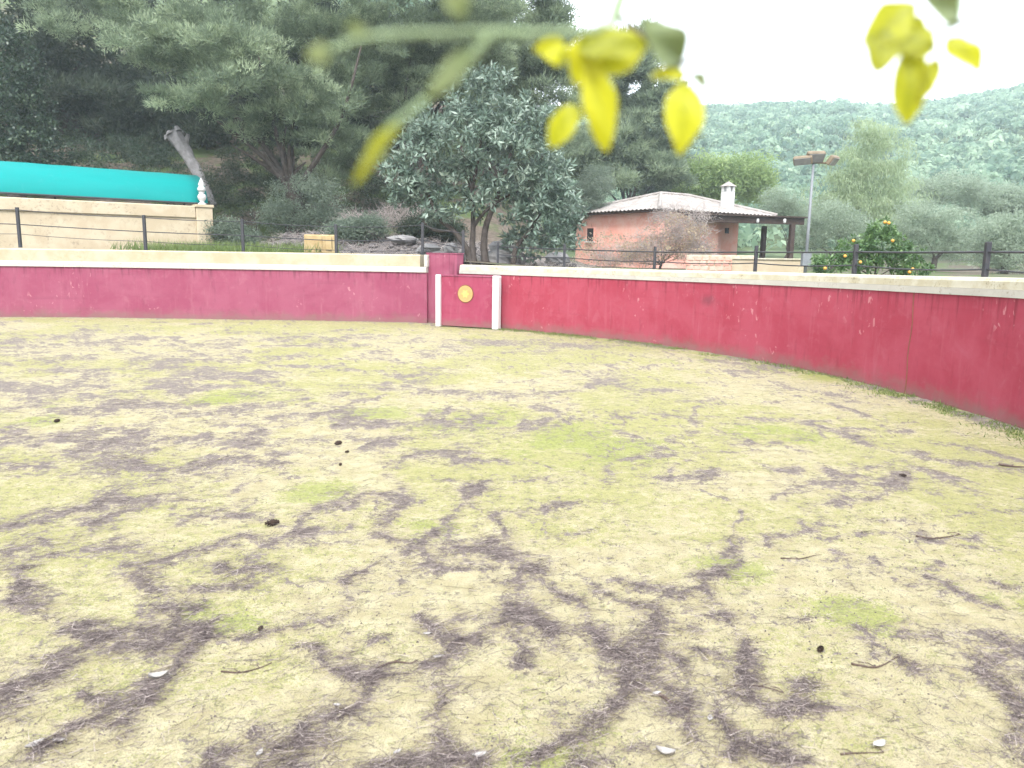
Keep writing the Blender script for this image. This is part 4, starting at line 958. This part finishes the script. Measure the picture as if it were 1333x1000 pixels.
# hipped roof of channel tiles: rolls run down each slope
ov = .45
E = [(-ov, -ov), (LL + ov, -ov), (LL + ov, LR + ov), (-ov, LR + ov)]
ah = LL / 2; ridge0, ridge1 = (ah, ah * 1.0), (ah, LR - ah * .8); zr = 4.86
slopes = [((E[0], E[1]), (ridge0, ridge0)), ((E[3], E[0]), (ridge1, ridge0)), ((E[2], E[3]), (ridge1, ridge1)), ((E[1], E[2]), (ridge0, ridge1))]
roof = None
for (e0, e1), (r0_, r1_) in slopes:
    e0v, e1v = hp(*e0, ze + .04), hp(*e1, ze + .04); r0v, r1v = hp(*r0_, zr), hp(*r1_, zr)
    nrm = (e1v - e0v).cross(r0v - e0v).normalized(); nrm = nrm if nrm.z > 0 else -nrm
    ed = (e1v - e0v).normalized(); Le = (e1v - e0v).length; nt_ = int(Le / .28)
    t0 = (r0v - e0v).dot(ed); t1 = (r1v - e0v).dot(ed); up_ = (r0v - e0v) - ed * t0
    b = MB(); vs = []
    NS = nt_ * 6
    for i in range(NS + 1):
        s2 = Le * i / NS
        m_ = min(1.0, s2 / max(t0, .01)) if s2 < t0 else (min(1.0, (Le - s2) / max(Le - t1, .01)) if s2 > t1 else 1.0)
        wv = .028 * math.sin(2 * math.pi * s2 / .28)
        for j in range(8):
            vv = j / 7 * m_
            vs.append(e0v + ed * s2 + up_ * vv + nrm * (wv + (.012 if j % 2 else 0)))
    b.add(vs, [(i * 8 + j, i * 8 + j + 1, (i + 1) * 8 + j + 1, (i + 1) * 8 + j) for i in range(NS) for j in range(7)])
    if roof is None: roof = b.build('roof', M['terracotta'], t)
    else: b.build('roof', M['terracotta'], t)
for e0, r0_ in ((E[0], ridge0), (E[1], ridge0), (E[2], ridge1), (E[3], ridge1), (ridge0, ridge1)):
    zz = ze + .08 if e0 in E else zr + .04
    b = MB(); b.tube([hp(*e0, zz), hp(*r0_, zr + .04)], .085, 8); b.build('ridge_tiles', M['terracotta'], roof)
b = MB(); b.box(hp(LL / 2, LR / 2, ze - .02), ul * (LL / 2 + ov - .05), ur * (LR / 2 + ov - .05), UP * .04); b.build('eaves_board', M['woodbeam'], t)
# chimney with pigeon-hole cap
chp = at(947, 262, 39.5); chb = Vector((chp.x, chp.y, 4.05))
b = MB(); chb = chb - UP * .28; b.box(chb + UP * .55, ul * .25, ur * .25, UP * .62, .03); ch = b.build('chimney', M['whitewash'], t)
b = MB()
for sx, sy in ((-1, -1), (-1, 1), (1, -1), (1, 1)): b.box(chb + UP * 1.31 + ul * .16 * sx + ur * .16 * sy, ul * .07, ur * .07, UP * .13)
b.box(chb + UP * 1.31, ul * .09, ur * .09, UP * .129); b.build('smoke_vents', M['whitewash'], ch)
b = MB(); vs = [chb + UP * 1.445 + ul * .30 * a + ur * .30 * c for a, c in ((-1, -1), (1, -1), (1, 1), (-1, 1))] + [chb + UP * 1.70]
b.add(vs, [(0, 1, 4), (1, 2, 4), (2, 3, 4), (3, 0, 4), (3, 2, 1, 0)]); b.build('chimney_cap', M['terracotta'], ch)
# pergola on the porch side
zt = 3.46
bz = [at(905, 279, 36.2), at(1046, 287.5, 37.6)]
pdir = Vector((bz[1].x - bz[0].x, bz[1].y - bz[0].y, 0)).normalized(); pout = Vector((-pdir.y, pdir.x, 0))
pm = (bz[0] + bz[1]) / 2; pL_ = (bz[1] - bz[0]).length
t2 = 'pergola'
b = MB(); b.box(Vector((pm.x, pm.y, zt)), pdir * pL_ / 2, pout * .08, UP * .15, .01); pg = b.build('porch_beam', M['woodbeam'], t)
b = MB(); b.box(Vector((pm.x, pm.y, zt + .19)) + pout * 1.2, pdir * (pL_ / 2 + .15), pout * 1.45, UP * .03); b.build('porch_roof', M['woodbeam'], t)
for px_ in (1031,):
    for dq in (0, 2.4):
        q_ = at(px_, 300, 37.4) + pout * dq; b = MB(); b.box(Vector((q_.x, q_.y, (zt - .15 + 1.0) / 2)), pdir * .11, pout * .11, UP * (zt - .15 - 1.0) / 2, .015); b.build('porch_post', M['woodbeam'], t)
for px_ in (950, 985, 1020):
    q_ = at(px_, 290, 37); b = MB(); b.lathe((q_.x, q_.y - .14, zt - .12), [(.03, 0), (.07, .03), (.07, .16), (.04, .2)], 8); b.build('porch_lantern', M['whitewash'], t, True)
# low cream wall and brick plinth before the porch
a_, c_ = at(955, 330, 26), at(1050, 330, 24.5); d_ = (c_ - a_); d_.z = 0; dn = d_.normalized(); on = Vector((-dn.y, dn.x, 0)); cc = (a_ + c_) / 2
t = thing('garden_wall', (cc.x, cc.y, 1.1), 'low pale cream garden wall in front of the house porch', 'wall')
b = MB(); b.box(Vector((cc.x, cc.y, 1.34)), dn * d_.length / 2, on * .1, UP * .30, .02); b.build('wall_face', M['cream'], t)
b = MB(); b.box(Vector((cc.x, cc.y, 1.665)), dn * (d_.length / 2 + .03), on * .14, UP * .025, .008); b.build('coping', M['coping'], t)
a_, c_ = at(895, 330, 29), at(985, 330, 27.5); d_ = (c_ - a_); d_.z = 0; dn = d_.normalized(); on = Vector((-dn.y, dn.x, 0)); cc = (a_ + c_) / 2
t = thing('brick_wall', (cc.x, cc.y, 1.1), 'low pinkish brick wall between the creeper and the cream garden wall', 'wall')
b = MB(); b.box(Vector((cc.x, cc.y, 1.40)), dn * d_.length / 2, on * .1, UP * .38, .02); b.build('core', M['coping'], t)
nb = int(d_.length / .26); proto = None
for row in range(4):
    for k in range(nb):
        q_ = Vector((cc.x, cc.y, 0)) + dn * (-d_.length / 2 + .13 + k * d_.length / nb + (.06 if row % 2 else -.03)) - on * .105
        if proto is None:
            b = MB(); b.box((0, 0, 0), dn * .115, on * .025, UP * .075, .008); proto = b.build('brick', M['brick'], None); o_ = proto
        else:
            o_ = proto.copy(); C.objects.link(o_)
        o_.parent = t; o_.matrix_parent_inverse = t.matrix_basis.inverted(); o_.location = (q_.x, q_.y - .002 * random.random(), 1.13 + row * .175)

# floodlight pole
pb = at(1049, 356, 18.0); pt_ = at(1059, 212, 18.0); pb = Vector((pt_.x, 18.0, lz((pt_.x, 18.0))))
t = thing('floodlight_pole', pb, 'tall galvanised pole carrying three rusty floodlights, right of the house', 'lamp post')
b = MB(); b.tube([pb, pb + UP * 1.2, Vector((pt_.x, 18, pt_.z))], [.038, .034, .026], 10); b.build('pole', M['galv'], t, True)
b = MB(); b.box(pb + UP * .5, Vector((.10, 0, 0)), Vector((0, .07, 0)), UP * .16, .01); b.build('switch_box', M['galv'], t)
b = MB(); b.tube([pt_ + Vector((-.32, 0, .0)), pt_ + Vector((.36, 0, 0))], .02, 6); b.build('crossbar', M['rusty'], t)
for dx, dz, yaw, w_, h_ in ((-.27, .04, -.5, .20, .10), (.0, .12, 0.1, .21, .13), (.40, .05, .8, .17, .11)):
    cN = pt_ + Vector((dx, -.07, dz)); ax = Vector((math.cos(yaw), math.sin(yaw), .05)); fn = Vector((math.sin(yaw), -math.cos(yaw), -.75)).normalized(); az_ = fn.cross(ax).normalized()
    b = MB(); b.box(cN, ax * w_, fn * .055, az_ * h_, .02); fl = b.build('floodlight', M['rusty'], t)
    b = MB(); b.box(cN + fn * .058, ax * w_ * .86, fn * .006, az_ * h_ * .82); b.build('glass', M['lampglass'], fl)
    b = MB(); b.tube([cN - fn * .05, pt_ + Vector((dx * .8, 0, 0))], .012, 5); b.build('bracket', M['rusty'], fl)

# broken pale trunk leaning out of the wood
pA, pB = at(278, 248, 31.0), at(226, 174, 31.6)
pA.z -= .6
t = thing('broken_trunk', pA, 'pale broken tree trunk leaning out of the dark wood above the awning end', 'tree trunk')
b = MB(); W = catmull([pA, pA.lerp(pB, .45) + Vector((.12, 0, -.05)), pB], False, 6); b.tube(W, [.12 + .19 * (i / (len(W) - 1)) ** 1.3 for i in range(len(W))], 11, wob=.22); b.build('trunk', M['bark_pale'], t)
b = MB(); dirn = (pB - pA).normalized()
for k in range(5):
    a = 2 * math.pi * k / 5; sd = dirn.orthogonal(); s2 = (sd * math.cos(a) + dirn.cross(sd) * math.sin(a)) * .24
    b.tube([pB + s2 - dirn * .1, pB + s2 * 1.05 + dirn * random.uniform(.0, .12)], [.14, .08], 6)
b.tube([pA.lerp(pB, .75), pA.lerp(pB, .95) + Vector((.5, 0, .12))], [.16, .07], 7, wob=.2)
b.build('splinters', M['bark_pale'], t)

# rocks, rubble bank and ochre block behind the parapet
RK = 'boulders on the bank behind the gate'
for i, (px_, py_, Yd, rx, ry, lab) in enumerate([(648, 338, 21.2, 22, 13, 'large grey boulder right of the loquat trunks'), (655, 323, 22.5, 18, 10, 'grey boulder resting above the large one by the loquat'), (676, 338, 21.0, 10, 10, 'small boulder at the right side of the loquat stem group'),
        (572, 336, 22, 14, 9, 'pale stone just above the red pillar'), (558, 325, 23, 16, 8, 'flat pale stone left of the loquat stems'), (588, 325, 23.5, 10, 9, 'upright pale stone beside the left loquat stem'), (725, 338, 23, 18, 10, 'grey boulder below the right edge of the loquat crown'), (480, 302, 25, 16, 7, 'grey slab stone high on the rubble bank'), (525, 312, 24.4, 20, 6, 'long grey stone on the rubble bank behind the fence')]):
    c = at(px_, py_, Yd); b = MB(); b.blob(c, (rx * pxm(Yd), rx * pxm(Yd) * .8, ry * pxm(Yd)), 11, .2, i + 3); o = b.build('boulder', M['stone'], None, fix=True); tag(o, lab, 'boulder', RK)
# the bank itself
nb_ = 60; vs = []; 
for j in range(14):
    for i in range(nb_):
        u = i / (nb_ - 1); v = j / 13
        q_ = at(285 + 470 * u, 335, 20.6 + 6.5 * v); zz = 1.25 + (.95 * sstep(0, 1, v)) * sstep(1.0, .55, u) * sstep(0, .25, u) + .35 * (fbm(np.array([u * 30]), np.array([v * 8]), 7, 4)[0] - .4)
        vs.append((q_.x, q_.y, float(zz)))
b = MB(); b.add(vs, [(j * nb_ + i, j * nb_ + i + 1, (j + 1) * nb_ + i + 1, (j + 1) * nb_ + i) for j in range(13) for i in range(nb_ - 1)])
tag(b.build('bank', M['rubble'], None, True), kind='structure')
b = MB(); rr3 = random.Random(5)
for k in range(520):
    u, v = rr3.random(), rr3.random(); q_ = vs[int(v * 13) * nb_ + int(u * (nb_ - 1))]; s2 = rr3.uniform(.03, .13)
    b.blob((q_[0] + rr3.uniform(-.2, .2), q_[1] + rr3.uniform(-.2, .2), q_[2] + s2 * .1), (s2 * 1.1, s2, s2 * .8), 6, .3, k)
o = b.build('rubble', M['rubble'], None); tag(o, 'loose grey stones and clods strewn over the bank behind the parapet', 'rubble', kind='stuff')
rng = np.random.default_rng(77); n0 = 14000; idv = rng.integers(0, len(vs), n0); P = np.array(vs)[idv] + rng.normal(0, .18, (n0, 3)) * np.array([1, 1, .2]); D = rng.normal(0, 1, (n0, 3)); D[:, 2] = np.abs(D[:, 2]) * .35
V, Fc = leaf_tris(P, D, rng.uniform(.1, .5, n0), rng.uniform(.01, .02, n0), rng)
o = np_obj('brushwood', V, Fc, M['drybrush'], None, {'tint': np.repeat(rng.random(n0), 3)}); tag(o, 'dry brushwood and dead stalks lying over the rubble bank', 'brushwood', kind='stuff')
n0 = 4500; q0 = at(330, 320, 22); P = np.stack([rng.uniform(q0.x - 3.4, q0.x + 2.2, n0), rng.uniform(20.6, 26, n0), np.zeros(n0)], 1); P[:, 2] = land_z(P[:, 0], P[:, 1]) + .1
D = rng.normal(0, .5, P.shape); D[:, 2] = 1; V, Fc = leaf_tris(P, D, rng.uniform(.15, .4, n0), rng.uniform(.015, .03, n0), rng)
o = np_obj('tall_grass', V, Fc, M['grass'], None, {'tint': np.repeat(rng.random(n0) * .8, 3)}); tag(o, 'rough green grass between the cream pillar and the ochre block', 'grass', kind='stuff')
c = at(418, 318, 21.2); wv = 19.5 * pxm(21.2)
b = MB(); b.box(c + UP * .0, Vector((wv, .05, 0)), Vector((-.02, .22, 0)), UP * .25, .025)
for k in (-1, 0, 1): b.box(c + Vector((wv * .62 * k, -.215, .02)), Vector((wv * .2, 0, 0)), Vector((0, .02, 0)), UP * .17, .008)
tag(b.build('ochre_block', M['ochre_block'], None), 'weathered ochre yellow masonry block standing behind the parapet', 'block')

# ------------------------------------------------------------------ wooded hills
def crowns_np(P, Rr, nq, rng):
    n_ = len(P); d = rng.normal(size=(n_, nq, 3)); d /= np.linalg.norm(d, axis=2, keepdims=True); d[..., 2] = np.where(d[..., 2] < -.3, -d[..., 2], d[..., 2])
    c = P[:, None, :] + d * Rr[:, None, None] * rng.uniform(.65, 1.08, (n_, nq, 1)) * np.array([1, 1, .95]); c = c.reshape(-1, 3); dd = d.reshape(-1, 3)
    D = np.cross(dd, rng.normal(size=dd.shape)) + .35 * rng.normal(size=dd.shape); L = np.repeat(Rr, nq) * rng.uniform(.35, .75, len(c))
    V, Fc = leaf_tris(c - D / (np.linalg.norm(D, axis=1, keepdims=True) + 1e-6) * L[:, None] * .5, D, L, L * .6, rng, True)
    ct = np.clip(rng.normal(.42, .30, n_), 0, 1); tint = np.clip(np.repeat(ct, nq) + rng.normal(0, .14, len(c)), 0, 1)
    return V, Fc, np.repeat(tint, 4)
rng = np.random.default_rng(5)
n0 = 9500; az = rng.uniform(-12, 42, n0) * math.pi / 180; rr = np.sqrt(rng.uniform(72 ** 2, 372 ** 2, n0)); x, y = rr * np.sin(az), rr * np.cos(az)
gap = fbm(x / 22, y / 22, 8, 3); k = (gap > .22) & ~((np.abs(rr - 205 - 14 * np.sin(az * 9)) < 5) & (az > .2)); x, y, rr = x[k], y[k], rr[k]
Rr = rng.uniform(.95, 2.3, len(x)) * (1 + .15 * sstep(150, 320, rr)); P = np.stack([x, y, land_z(x, y) + Rr * .75], 1)
V, Fc, ti = crowns_np(P, Rr, 44, rng)
o = np_obj('hillside_forest', V, Fc, M['hill'], None, {'tint': ti}); tag(o, 'hazy dense woodland covering the distant hillside', 'forest', kind='stuff')
# pale terrace wall and a small far house on the slope
c = at(1295, 236, 150); t = thing('terrace_wall', (c.x, c.y, c.z - 1), 'pale terrace wall far away on the right hillside', 'wall')
b = MB(); b.box(c, Vector((6.2, -.6, -.2)), Vector((.03, .3, 0)), Vector((0, 0, .75)), .05); b.build('wall_face', M['whitewash'], t)
b = MB(); b.box(c + Vector((0, 0, .8)), Vector((6.3, -.6, -.2)), Vector((.03, .45, 0)), Vector((0, 0, .05))); b.build('coping', M['coping'], t)
c = at(1282, 281, 95); t = thing('far_house', (c.x, c.y, c.z - 1.2), 'tiny pink roofed house far below the terrace wall', 'house')
b = MB(); b.box(c + Vector((0, 0, -.5)), Vector((1.1, .2, 0)), Vector((-.2, 1.2, 0)), Vector((0, 0, .7))); b.build('wall', M['whitewash'], t)
b = MB(); vs = [c + Vector(v) for v in ((-1.3, -1.5, .2), (1.3, -1.2, .2), (1.0, 1.5, .2), (-1.6, 1.2, .2), (-1.4, -.1, .95), (1.2, .2, .95))]
b.add(vs, [(0, 1, 5, 4), (2, 3, 4, 5), (1, 2, 5), (3, 0, 4), (3, 2, 1, 0)]); b.build('roof', M['farroof'], t)

# ------------------------------------------------------------------ leafy twigs hanging close to the camera
def near_leaf(name, bpx, tpx, wpx, d0, d1, mat, parent, tint, curl=.12, fold=.25, seed=0):
    rr4 = random.Random(seed); A, B = at(*bpx, d0), at(*tpx, d1); ax = B - A; L = ax.length; ax.normalize()
    toc = Vector((0, -1, .15)); sd = ax.cross(toc).normalized(); nm = sd.cross(ax).normalized()
    hw = wpx * pxm((d0 + d1) / 2) / 2; n_ = 10; m_ = 6; vs = []; fs = []
    for s2 in (0, 1):
        for i in range(n_ + 1):
            t_ = i / n_; wv = hw * (math.sin(math.pi * min(.985, max(.015, t_)) ** .85) ** .7) * (1 + .13 * math.sin(5 * t_ + seed * 2.1) + .06 * math.sin(13 * t_ + seed))
            for j in range(m_ + 1):
                q_ = j / m_ * 2 - 1
                vs.append(A + ax * L * t_ + sd * wv * q_ + nm * (abs(q_) * wv * fold + curl * L * math.sin(math.pi * t_) + .0015 * math.sin(7 * t_ + 3 * q_ + seed)) - nm * .0004 * s2)
    k_ = m_ + 1; o2 = (n_ + 1) * k_
    for i in range(n_):
        for j in range(m_):
            a = i * k_ + j; fs.append((a, a + 1, a + k_ + 1, a + k_)); fs.append((o2 + a, o2 + a + k_, o2 + a + k_ + 1, o2 + a + 1))
    o = np_obj(name, np.array([tuple(v) for v in vs]), np.array(fs), mat, parent, {'tint': np.clip(np.array([tint + .12 * math.sin(i * 1.7 + seed) * math.sin(i * .37) - (.28 if (i % (m_ + 1)) == m_ // 2 else 0) + .25 * ((i // (m_ + 1)) % (n_ + 1)) / n_ - .1 for i in range(len(vs))]), 0, 1)}, True)
    return o
def stem(pts, r, parent, mat=None, name='stem'):
    W = catmull([at(*q_) for q_ in pts], False, 6); b = MB(); b.tube(W, [r * (1.15 - .5 * i / (len(W) - 1)) for i in range(len(W))], 8); return b.build(name, mat or M['greenstem'], parent, True)
yl, gl_ = M['yellowleaf'], M['greenleaf']
p0 = at(800, -260, .5)
t = thing('leafy_twig', p0, 'blurred twig with hanging yellow leaves, close overhead at top centre', 'twig')
stem([(800, -260, .55), (815, -60, .43), (805, 20, .39), (780, 58, .38)], .0016, t); stem([(805, 20, .39), (850, 60, .39), (882, 82, .39), (905, 77, .395), (930, 77, .40)], .0012, t, M['twig']); stem([(882, 82, .39), (890, 98, .39), (889, 112, .39)], .0006, t); stem([(780, 58, .38), (758, 70, .38), (742, 100, .38), (748, 138, .38)], .0006, t); stem([(758, 66, .38), (745, 72, .38), (730, 74, .38)], .0005, t)
for i, (bp, tp, wp, d0, d1, mt, ti) in enumerate([((738, 74), (695, 62), 34, .38, .375, yl, .6), ((750, 138), (716, 192), 36, .38, .385, yl, .5), ((762, 66), (790, 198), 40, .37, .38, yl, .75), ((770, 46), (750, 112), 40, .375, .38, yl, .8),
        ((752, 60), (842, 62), 44, .37, .36, yl, .15), ((776, 90), (838, 66), 40, .375, .37, yl, .45), ((891, 108), (884, 202), 46, .39, .39, yl, .6), ((892, 98), (848, 98), 20, .39, .385, yl, .7), ((900, 96), (921, 114), 15, .39, .39, gl_, .9), ((886, 86), (836, 26), 44, .39, .38, gl_, .2)]):
    near_leaf('leaf', bp, tp, wp, d0, d1, mt, t, ti, seed=i)
t = thing('leafy_twig', at(1290, -260, .5), 'blurred twig with yellow lobed leaves, close overhead at top right', 'twig')
stem([(1330, -240, .55), (1262, -60, .43), (1246, 26, .41), (1220, 36, .40)], .0011, t); stem([(1246, 28, .41), (1268, 31, .41), (1295, 27, .415), (1345, 21, .42)], .0010, t, M['twig']); stem([(1220, 36, .40), (1210, 40, .40), (1190, 42, .40)], .0008, t); stem([(1212, 45, .40), (1216, 65, .40), (1219, 80, .40)], .0005, t); stem([(1240, 30, .41), (1236, 42, .41), (1233, 54, .41)], .0004, t)
for i, (bp, tp, wp, d0, d1, mt, ti) in enumerate([((1192, 6), (1124, 58), 46, .40, .40, yl, .35), ((1150, 40), (1142, 95), 46, .40, .395, yl, .15), ((1165, 42), (1215, 66), 54, .40, .40, yl, .2), ((1182, 52), (1178, 162), 44, .40, .41, yl, .3), ((1219, 76), (1192, 134), 24, .40, .405, yl, .4), ((1232, 51), (1277, 92), 36, .41, .405, yl, .5), ((1248, 32), (1206, -8), 38, .41, .40, gl_, .4)]):
    near_leaf('leaf', bp, tp, wp, d0, d1, mt, t, ti, seed=20 + i, curl=.06)
t = thing('leafy_twig', at(700, -200, .3), 'very blurred pale green twig drooping in two arms at upper centre left', 'twig')
stem([(860, -200, .30), (800, 10, .28), (740, 42, .26), (640, 42, .255), (560, 44, .25), (480, 48, .25), (415, 72, .245)], .0014, t); stem([(640, 42, .255), (610, 80, .255), (560, 125, .255), (500, 172, .25)], .0016, t, M['greenleaf'] if False else M['greenstem'])
for i, (bp, tp, wp, d0, d1, mt, ti) in enumerate([((520, 160), (460, 240), 17, .25, .245, yl, .25), ((620, 65), (555, 132), 24, .255, .253, gl_, .5), ((430, 68), (398, 76), 24, .245, .243, gl_, .9), ((480, 48), (452, 34), 18, .25, .25, gl_, .9), ((585, -20), (603, 26), 28, .25, .25, gl_, .7), ((575, 262), (680, 212), 16, .21, .21, gl_, .6), ((626, 268), (634, 325), 18, .21, .21, yl, .2)][:5]):
    near_leaf('leaf', bp, tp, wp, d0, d1, mt, t, ti, seed=40 + i)

# ------------------------------------------------------------------ air
b = MB(); b.box((30, 190, 41), (330, 0, 0), (0, 255, 0), (0, 0, 44))
hz = b.build('haze', bpy.data.materials.new('haze'), None); tag(hz, kind='stuff')
hm = hz.data.materials[0]; hm.use_nodes = True; ht = hm.node_tree; ht.nodes.clear()
ho = ht.nodes.new('ShaderNodeOutputMaterial'); pv = ht.nodes.new('ShaderNodeVolumePrincipled')
pv.inputs['Color'].default_value = (.80, .92, 1, 1); pv.inputs['Density'].default_value = .0009; pv.inputs['Anisotropy'].default_value = 0.2
ht.links.new(pv.outputs[0], ho.inputs['Volume'])
